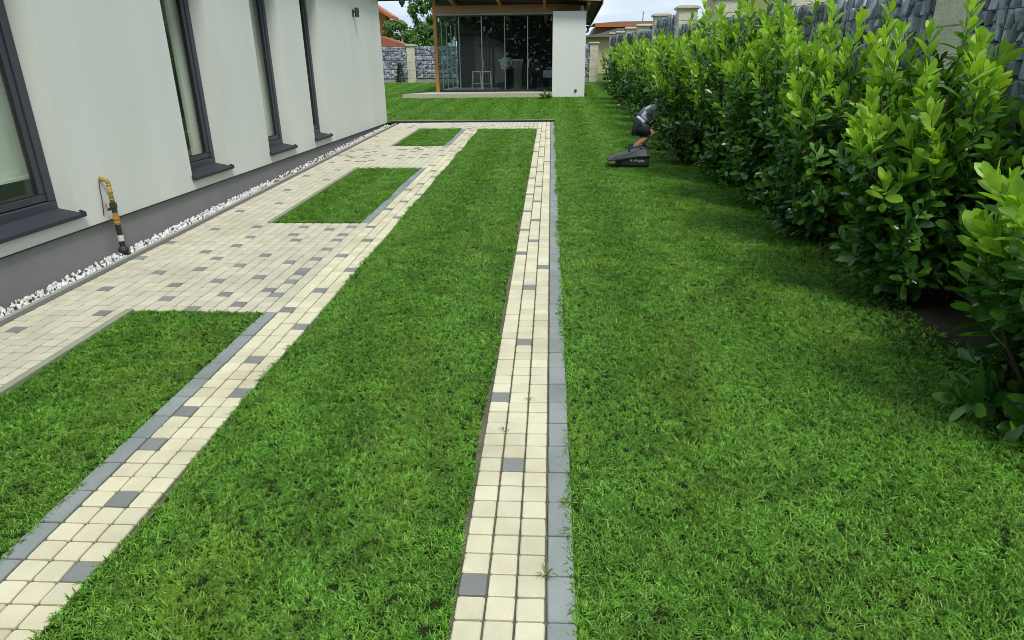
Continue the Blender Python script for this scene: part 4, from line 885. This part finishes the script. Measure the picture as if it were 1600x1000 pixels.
def shrub(label, x, y, H, rad, stems, dens, seed, singles, tall=None, lsize=1.0, low=.08, droop=.15):
    r = random.Random(seed); g_ = gz(y) - .02; root = thing('laurel_shrub', label, 'shrub', (x, y, g_), 'laurel shrubs of the hedge along the stone fence')
    wood = MB(); twig = MB(); leaves = []
    def shoot(p0, d0, ln, young, n_from=.12):
        d = d0.normalized(); pts = [p0.copy()]; p = p0.copy(); n = 6
        for i in range(n):
            d = (d + Vector((r.uniform(-.12, .12), r.uniform(-.12, .12), .13))).normalized(); p = p + d * ln / n; pts.append(p.copy())
        twig.tube(pts, [.0055 - .0006 * i for i in range(n + 1)], 4, caps=False)
        k = r.random() * 6; t = n_from; step = .026 / ln * dens
        while t < 1.0:
            f = t * n; i = min(int(f), n - 1); q = pts[i].lerp(pts[i + 1], f - i); ax = (pts[i + 1] - pts[i]).normalized(); k += 2.4
            sd_ = ax.orthogonal().normalized(); sd_ = Quaternion(ax, k) @ sd_
            if young and t > .42: ang = math.radians(r.uniform(30, 55) * (1.2 - .45 * t)); key = 'leaf_young' if t > .55 or r.random() < .5 else 'leaf_mid'
            else: ang = math.radians(r.uniform(48, 78)); key = 'leaf_mid' if (young or r.random() < .22) and r.random() < .75 else 'leaf_dark'
            dv = ax * math.cos(ang) + sd_ * math.sin(ang)
            if not young: dv += Vector((0, 0, r.uniform(-.15, .12)))
            L_ = r.uniform(.10, .16) * lsize * (1.0 if t < .85 else .8)
            leaves.append((q, ax, dv, L_, key)); t += step
        for _ in range(4):
            ax = d; sd_ = Quaternion(ax, r.random() * 6.28) @ ax.orthogonal().normalized(); a = math.radians(r.uniform(8, 35))
            leaves.append((pts[-1], ax, ax * math.cos(a) + sd_ * math.sin(a), r.uniform(.08, .13) * lsize, 'leaf_young' if young else r.choice(('leaf_mid', 'leaf_dark'))))
    for s_ in range(stems):
        a = 2 * math.pi * (s_ + r.random() * .6) / stems; out = rad * r.uniform(.25, .8); h = H * r.uniform(.78, 1.0) * (1 - .16 * (out / rad) ** 2)
        b0 = Vector((r.uniform(-.09, .09), r.uniform(-.09, .09), 0)); tip = Vector((math.cos(a) * out, math.sin(a) * out, h - .32 * r.uniform(.7, 1.1)))
        mid = b0.lerp(tip, .45) + Vector((math.cos(a), math.sin(a), 0)) * out * .22
        P = lambda t: b0.lerp(mid, t).lerp(mid.lerp(tip, t), t)
        pts = [P(i / 8) for i in range(9)]; wood.tube(pts, [.015 - .0011 * i for i in range(9)], 6, caps=False)
        shoot(pts[-1], (pts[-1] - pts[-2]).normalized() + Vector((0, 0, .6)), r.uniform(.26, .40), True)
        n_s = int((9 + h * 5) / (1 if dens < 1.4 else 1.25))
        for k in range(n_s):
            t = low + (1 - low) * (k + r.random()) / n_s; p = P(t); ph = a + r.uniform(-1.9, 1.9) if r.random() < .75 else r.random() * 6.28
            room = max(.18, rad * (1.0 if t > .25 else .8) - math.hypot(p.x, p.y) * .8); hz = Vector((math.cos(ph), math.sin(ph), r.uniform(-.05, .45) + .7 * t * t - ((droop if t < .25 else 0))))
            shoot(p, hz, min(room, r.uniform(.22, .42)) * (1 - .2 * t) + .08, t > .64 and r.random() < .2 + .75 * t, .2)
    if tall:
        for (tx, ty, tz, ln) in tall:
            p0 = Vector((tx, ty, tz - ln)); wood.tube([Vector((tx * .3, ty * .3, .5)), p0], [.009, .006], 5, caps=False); shoot(p0, Vector((tx * .08, ty * .08, 1)), ln, True, .1)
    wood.build('stem', M['bark'], root, True); tw_ = twig.build('twig', M['twig'], root, True); tw_['kind'] = 'stuff'
    rec = []; rw = Vector((x, y, g_)); tocam = (CAM - rw - Vector((0, 0, H * .5))).normalized()
    for (p, ax, dv, L_, key) in leaves:
        if p.z < .05: continue
        q = proj(rw + p + dv.normalized() * L_ * .5)
        vis = q is not None and 0 < q[0] < 1600 and 0 < q[1] < 1000
        front = (p - Vector((0, 0, H * .5))).dot(tocam) / rad + .5 * max(0, p.z / H - .6)
        rec.append((0 if vis else 1, -(front + r.uniform(0, .25)), R.choice(LEAF[key]), leaf_matrix(p, ax, dv, L_, r)))
    rec.sort(key=lambda t: (t[0], t[1]))
    for _, _, me, mx4 in rec[:singles]: link('leaf', me, root, mx4)
    if rec[singles:]: join_instances('foliage', [(m_, mx4) for _, _, m_, mx4 in rec[singles:]], root, smooth=True)
    return len(rec)
HEDGE = [
    ('nearest laurel shrub, cut by the picture edge, its yellow green tip below the fence', 2.50, 2.88, 1.44, .62, 12, .85, 300, [(-.25, -.1, 1.5, .4), (.2, .1, 1.56, .4)], 1.08),
    ('second laurel shrub with bare stems showing under it, one tall shoot before the pale post', 2.56, 4.66, 1.74, .62, 13, .85, 300, [(.12, .15, 2.02, .5), (-.3, .1, 1.75, .4)], 1.05),
    ('third laurel shrub from the viewer, broad with many pale upright tips', 2.50, 6.1, 1.88, .62, 13, .9, 300, [(-.2, -.1, 1.95, .4), (.2, -.2, 2.0, .4)], 1.0),
    ('fourth laurel shrub, its crown before the edge of the yellow house', 2.44, 7.5, 2.10, .62, 11, .95, 300, [(-.1, -.1, 2.24, .4), (.25, .1, 2.2, .4)], 1.0),
    ('fifth laurel shrub, tallest crown against the yellow house wall', 2.38, 8.9, 2.26, .64, 12, .95, 300, [(0, 0, 2.42, .4), (.2, -.2, 2.36, .4)], 1.0),
    ('laurel shrub just nearer than the crouching person', 2.12, 10.4, 2.12, .74, 11, 1.1, 240, [(-.15, 0, 2.05, .4)], 1.0),
    ('laurel shrub whose leaves hide the head of the crouching person', 2.34, 11.7, 1.92, .60, 8, 1.3, 0, None, 1.05),
    ('laurel shrub directly beyond the crouching person', 2.32, 13.2, 1.88, .60, 8, 1.4, 0, None, 1.1),
    ('laurel shrub in front of the tall fence post with a square cap', 2.34, 14.7, 1.86, .62, 8, 1.5, 0, None, 1.15),
    ('laurel shrub beyond the tall capped fence post', 2.34, 16.3, 1.84, .62, 7, 1.6, 0, None, 1.2),
    ('fourth laurel shrub from the far end of the hedge', 2.34, 18.0, 1.86, .62, 7, 1.7, 0, None, 1.25),
    ('third laurel shrub from the far end of the hedge', 2.36, 19.7, 1.88, .62, 7, 1.8, 0, None, 1.3),
    ('last but one laurel shrub of the hedge, near the pavilion wall', 2.34, 21.5, 1.95, .62, 7, 1.9, 0, None, 1.3),
    ('last laurel shrub of the hedge, beside the white pavilion wall', 2.24, 23.3, 1.80, .60, 7, 2.0, 0, None, 1.3)]
for i, (lb, x, y, H, rad, st, de, sg, tall, ls) in enumerate(HEDGE): shrub(lb, x, y, H, rad, st, de, 500 + i, sg, tall, ls, *((.03, .6) if i == 0 else ()))

# ------------------------------------------------------------------ neighbours and trees beyond the fences
oh = thing('orange_house', 'orange neighbouring house with timber eaves and terracotta porch roof behind the far fence', 'house', (-14, 45, gz(45)))
def at(root, mb, nm, m, part=None):
    o = mb.build(nm, m, part or root)
    if part is None: o.location = -Vector(root.location)
    return o
b = MB(); b.prism([(-18, .5), (-10.45, .5), (-10.45, 4.75), (-14, 6.9), (-18, 4.5)], 'y', 45.0, 46.2); w_ = at(oh, b, 'wall', M['orange_wall'])
b = MB(); b.prism([(-14, 7.25), (-14, 7.02), (-9.85, 4.47), (-9.85, 4.67)], 'y', 43.8, 45.9); b.prism([(-14.002, 7.25), (-14.002, 7.02), (-18.3, 4.42), (-18.3, 4.62)], 'y', 43.8, 45.9); at(oh, b, 'roof', M['orange_wood'])
b = MB(); b.box(-10.449, -10.0, 44.9, 45.8, 4.33, 4.5); at(oh, b, 'soffit_beam', M['orange_wood'])
b = MB(); b.prism([(-12, 3.55), (-9.3, 3.25), (-8.0, 2.84), (-8.0, 2.76), (-12, 2.76)], 'y', 38.4, 40.0); pr = at(oh, b, 'porch_roof', M['terracotta'])
b = MB()
for k in range(16): b.tube([(-12, 38.45 + k * .098, 3.56), (-9.3, 38.45 + k * .098, 3.26), (-8.0, 38.45 + k * .098, 2.85)], .035, 6)
o_ = b.build('tile_row', M['terracotta'], pr); o_['kind'] = 'stuff'
b = MB(); b.box(-8.35, -8.2, 38.6, 38.75, .8, 2.758); at(oh, b, 'post', M['orange_wood'])
b = MB(); b.box(-12.6, -11.4, 44.96, 44.999, 1.6, 2.8); wn = at(oh, b, 'window', M['brown'])

fh = thing('beige_house', 'low beige house with grey roof and orange eaves beyond the pavilion', 'house', (5, 48, gz(48)))
b = MB(); b.box(2.2, 12, 48, 56, .8, 3.42); at(fh, b, 'wall', M['beige_wall'])
b = MB(); b.prism([(1.9, 3.42), (12.3, 3.42), (12.3, 3.62), (4.4, 3.95), (3.0, 3.6), (1.9, 3.5)], 'y', 47.5, 49.6); at(fh, b, 'lower_roof', M['grey_roof'])
b = MB(); b.prism([(2.7, 3.55), (11.9, 3.55), (11.9, 4.22), (3.1, 4.22)], 'y', 49.7, 55); at(fh, b, 'gable_panel', M['brown'])
b = MB(); b.box(3.0, 12.0, 49.3, 49.68, 4.12, 4.36); b.prism([(2.9, 4.361), (12.1, 4.361), (11, 4.46), (4.5, 4.46)], 'y', 49.5, 54, 1); at(fh, b, 'roof', [M['orange_wood'], M['grey_roof']])
b = MB(); b.tube([(6.3, 50, 4.3), (6.3, 50, 5.1)], .03, 6); at(fh, b, 'antenna', M['dark_metal'])
b = MB(); b.box(5.5, 6.7, 47.96, 47.998, 1.8, 2.9); at(fh, b, 'window', M['brown'])

yh = thing('yellow_house', 'yellow neighbouring house rising behind the gabion fence and hedge', 'house', (11, 25, gz(25)))
b = MB(); b.box(7.0, 15, 12.0, 32.9, .0, 6.2); at(yh, b, 'wall', M['yellow_wall'])
b = MB(); b.box(6.96, 7.5, 31.6, 32.94, .0, 6.19); at(yh, b, 'corner_trim', M['trim_beige'])
b = MB(); b.box(6.965, 7.1, 29.1, 31.55, 2.4, 5.0); wn = at(yh, b, 'window', M['brown'])
b = MB(); b.box(6.955, 6.964, 29.3, 30.25, 2.6, 4.8); b.build('pane', M['glass'], wn); b = MB(); b.box(6.955, 6.964, 30.4, 31.4, 2.6, 4.8); b.build('pane', M['glass'], wn)
for y_ in (16, 21.5): 
    b = MB(); b.box(6.965, 7.1, y_, y_ + 1.5, 3.6, 5.2); wn = at(yh, b, 'window', M['brown']); b = MB(); b.box(6.955, 6.964, y_ + .1, y_ + 1.4, 3.7, 5.1); b.build('pane', M['glass'], wn)
b = MB(); b.prism([(6.3, 6.21), (15.7, 6.21), (11, 9.2)], 'y', 11.4, 33.5); at(yh, b, 'roof', M['terracotta'])

def leafy_tree(name, label, x, y, H, cr_, trunk_h, n, leafm, seed, ls=.16, group=None, flat=1.0):
    r = random.Random(seed); g_ = gz(y); root = thing(name, label, 'tree', (x, y, g_), group)
    t = MB(); t.tube([(0, 0, -.1), (.05, 0, trunk_h * .5), (0, .05, trunk_h), (.1, 0, H * .75)], [.16, .13, .11, .03], 8)
    clumps = []
    for k in range(int(46 * cr_)):
        ph = r.random() * 6.28; cz = r.uniform(-.9, 1); rr_ = math.sqrt(max(0, 1 - cz * cz)) * r.uniform(.35, 1); c = Vector((math.cos(ph) * rr_ * cr_, math.sin(ph) * rr_ * cr_, trunk_h + (H - trunk_h) * (.5 + .48 * cz))); clumps.append((c, r.uniform(.22, .5) * cr_ * .62))
        if k % 3 == 0: b0 = Vector((0, 0, trunk_h * r.uniform(.6, 1.3))); t.tube([b0, b0.lerp(c, .5) + Vector((0, 0, .15)), c], [.05, .035, .012], 5)
    t.build('trunk', M['bark'], root, True)
    Vn = []; per = n // len(clumps)
    for c, s in clumps:
        for _ in range(per):
            d = Vector((r.gauss(0, 1), r.gauss(0, 1), r.gauss(0, .8))); d = d.normalized() * s * (r.random() ** .6) * r.uniform(.5, 1.35)
            p = c + d; a = Vector((r.gauss(0, 1), r.gauss(0, 1), r.gauss(0, 1))).normalized(); nn = (d.normalized() + Vector((0, 0, .6)) + a * .7).normalized(); u = nn.orthogonal().normalized(); u = Quaternion(nn, r.random() * 6.28) @ u; v = nn.cross(u); s2 = ls * r.uniform(.6, 1.2)
            Vn += [p - u * s2 * .5, p + v * s2 * .3, p + u * s2 * .5, p - v * s2 * .3]
    Fn = np.arange(len(Vn)).reshape(-1, 4); o = link('crown', np_mesh('crown', np.array([tuple(v) for v in Vn]), Fn, [leafm]), root); o['kind'] = 'stuff'
leafy_tree('broadleaf_tree', 'taller green tree behind the far fence, next to the timber post', -7.0, 43, 5.0, 1.6, 1.6, 9000, M['tree_leaf'], 21, .2)
leafy_tree('broadleaf_tree', 'lower rounded tree between the orange eaves and the taller tree', -9.2, 42.5, 3.2, 1.25, 1.1, 7000, M['tree_leaf'], 22, .18)
leafy_tree('broadleaf_tree', 'light green bushy tree low behind the far fence, below the taller tree', -7.2, 41.3, 2.9, 1.2, .8, 6000, M['tree_leaf'], 23, .16)
leafy_tree('broadleaf_tree', 'dark tree seen through the glazed side of the pavilion', -4.6, 42, 4.3, 1.5, 1.4, 7000, M['tree_leaf_dark'], 24, .2)
# a wood behind the viewer, seen only as the dark reflection in the pavilion glass
r = random.Random(9); Vn = []
for k in range(15000):
    c = Vector((r.uniform(-14, 9), r.uniform(-17, -13), 0)); c.z = gz(-15) + 9.0 * r.random() ** .8 * (1 - .2 * abs(mnoise.noise(Vector((c.x * .5, 0, 0))))); s2 = r.uniform(.15, .34)
    nn = Vector((r.gauss(0, 1), r.gauss(0, 1), r.gauss(0, 1))).normalized(); u = nn.orthogonal().normalized(); v = nn.cross(u); Vn += [c - u * s2, c + v * s2 * .6, c + u * s2, c - v * s2 * .6]
wd = link('woodland', np_mesh('woodland', np.array([tuple(v) for v in Vn]), np.arange(len(Vn)).reshape(-1, 4), [M['tree_leaf_dark']])); tag(wd, 'dark wood mirrored in the pavilion glass', kind='stuff')

# small conifer at the far fence
cf = thing('conifer', 'small dark conifer in front of the pale post of the far fence', 'conifer', (-7.85, 36.0, gz(36)))
b = MB(); b.tube([(0, 0, -.05), (0, 0, .85)], [.03, .008], 6); b.build('trunk', M['bark'], cf)
r = random.Random(4); Vn = []
for k in range(1500):
    z = .05 + .92 * r.random() ** 1.2; rr_ = .30 * (1 - z / 1.02) + .02; a = r.random() * 6.28; d = Vector((math.cos(a), math.sin(a), r.uniform(.1, .6))).normalized(); p = Vector((math.cos(a) * rr_ * r.uniform(.3, .9), math.sin(a) * rr_ * r.uniform(.3, .9), z)); s2 = r.uniform(.04, .09); w_ = d.orthogonal().normalized() * .012
    Vn += [p - w_, p + w_, p + d * s2 + w_ * .3, p + d * s2 - w_ * .3]
o = link('foliage', np_mesh('foliage', np.array([tuple(v) for v in Vn]), np.arange(len(Vn)).reshape(-1, 4), [M['conifer']]), cf); o['kind'] = 'stuff'

# leafy plant at the corner of the pavilion slab
lp = thing('leafy_plant', 'low dark leafy plant at the pavilion slab beside the white wall', 'plant', (-.2, 24.05, gz(24)))
r = random.Random(12)
for k in range(26):
    a = r.random() * 6.28; el = r.uniform(.25, 1.1); d = Vector((math.cos(a) * math.cos(el), math.sin(a) * math.cos(el), math.sin(el))); ln = r.uniform(.16, .30)
    link('leaf', R.choice(LEAF['leaf_dark' if k % 3 else 'leaf_mid']), lp, leaf_matrix(d * .05, Vector((0, 0, 1)), d, ln, r))
b = MB(); b.tube([(0, 0, -.03), (0, 0, .08)], [.03, .015], 6); b.build('stem', M['bark'], lp)

# weeds in the joints of the right track
WEED = [(.002, 1.80, .055, 'largest weed, in the joint between cream pavers and the blue grey border'), (-.205, 2.72, .04, 'small weed in a joint near the third grey paver'), (-.1, 3.02, .035, 'small weed in the middle joint of the right track'), (.08, 2.18, .045, 'brownish weed at the outer edge of the blue grey border'), (.095, 2.62, .05, 'grass clump leaning over the blue grey border'), (.096, 4.05, .05, 'farther grass clump leaning over the blue grey border')]
for i, (x, y, s, lb) in enumerate(WEED):
    wt = thing('weed', lb, 'weed', (x, y, gz(y) - .004), 'weeds along the right paved track'); r = random.Random(60 + i); b = MB()
    for k in range(8 if i else 14):
        a = r.random() * 6.28; ln = s * r.uniform(.4, 1.2); w = .0019; d = Vector((math.cos(a), math.sin(a), 0)); n_ = Vector((-d.y, d.x, 0)) * w; p = d * .004
        pts = [p, p + d * ln * .4 + Vector((0, 0, ln * .5)), p + d * ln * 1.0 + Vector((0, 0, ln * r.uniform(.3, .7)))]
        b.add([pts[0] - n_, pts[0] + n_, pts[1] + n_, pts[1] - n_, pts[2]], [(0, 1, 2, 3), (3, 2, 4)])
    b.build('blades', M['weed'], wt)['kind'] = 'stuff'
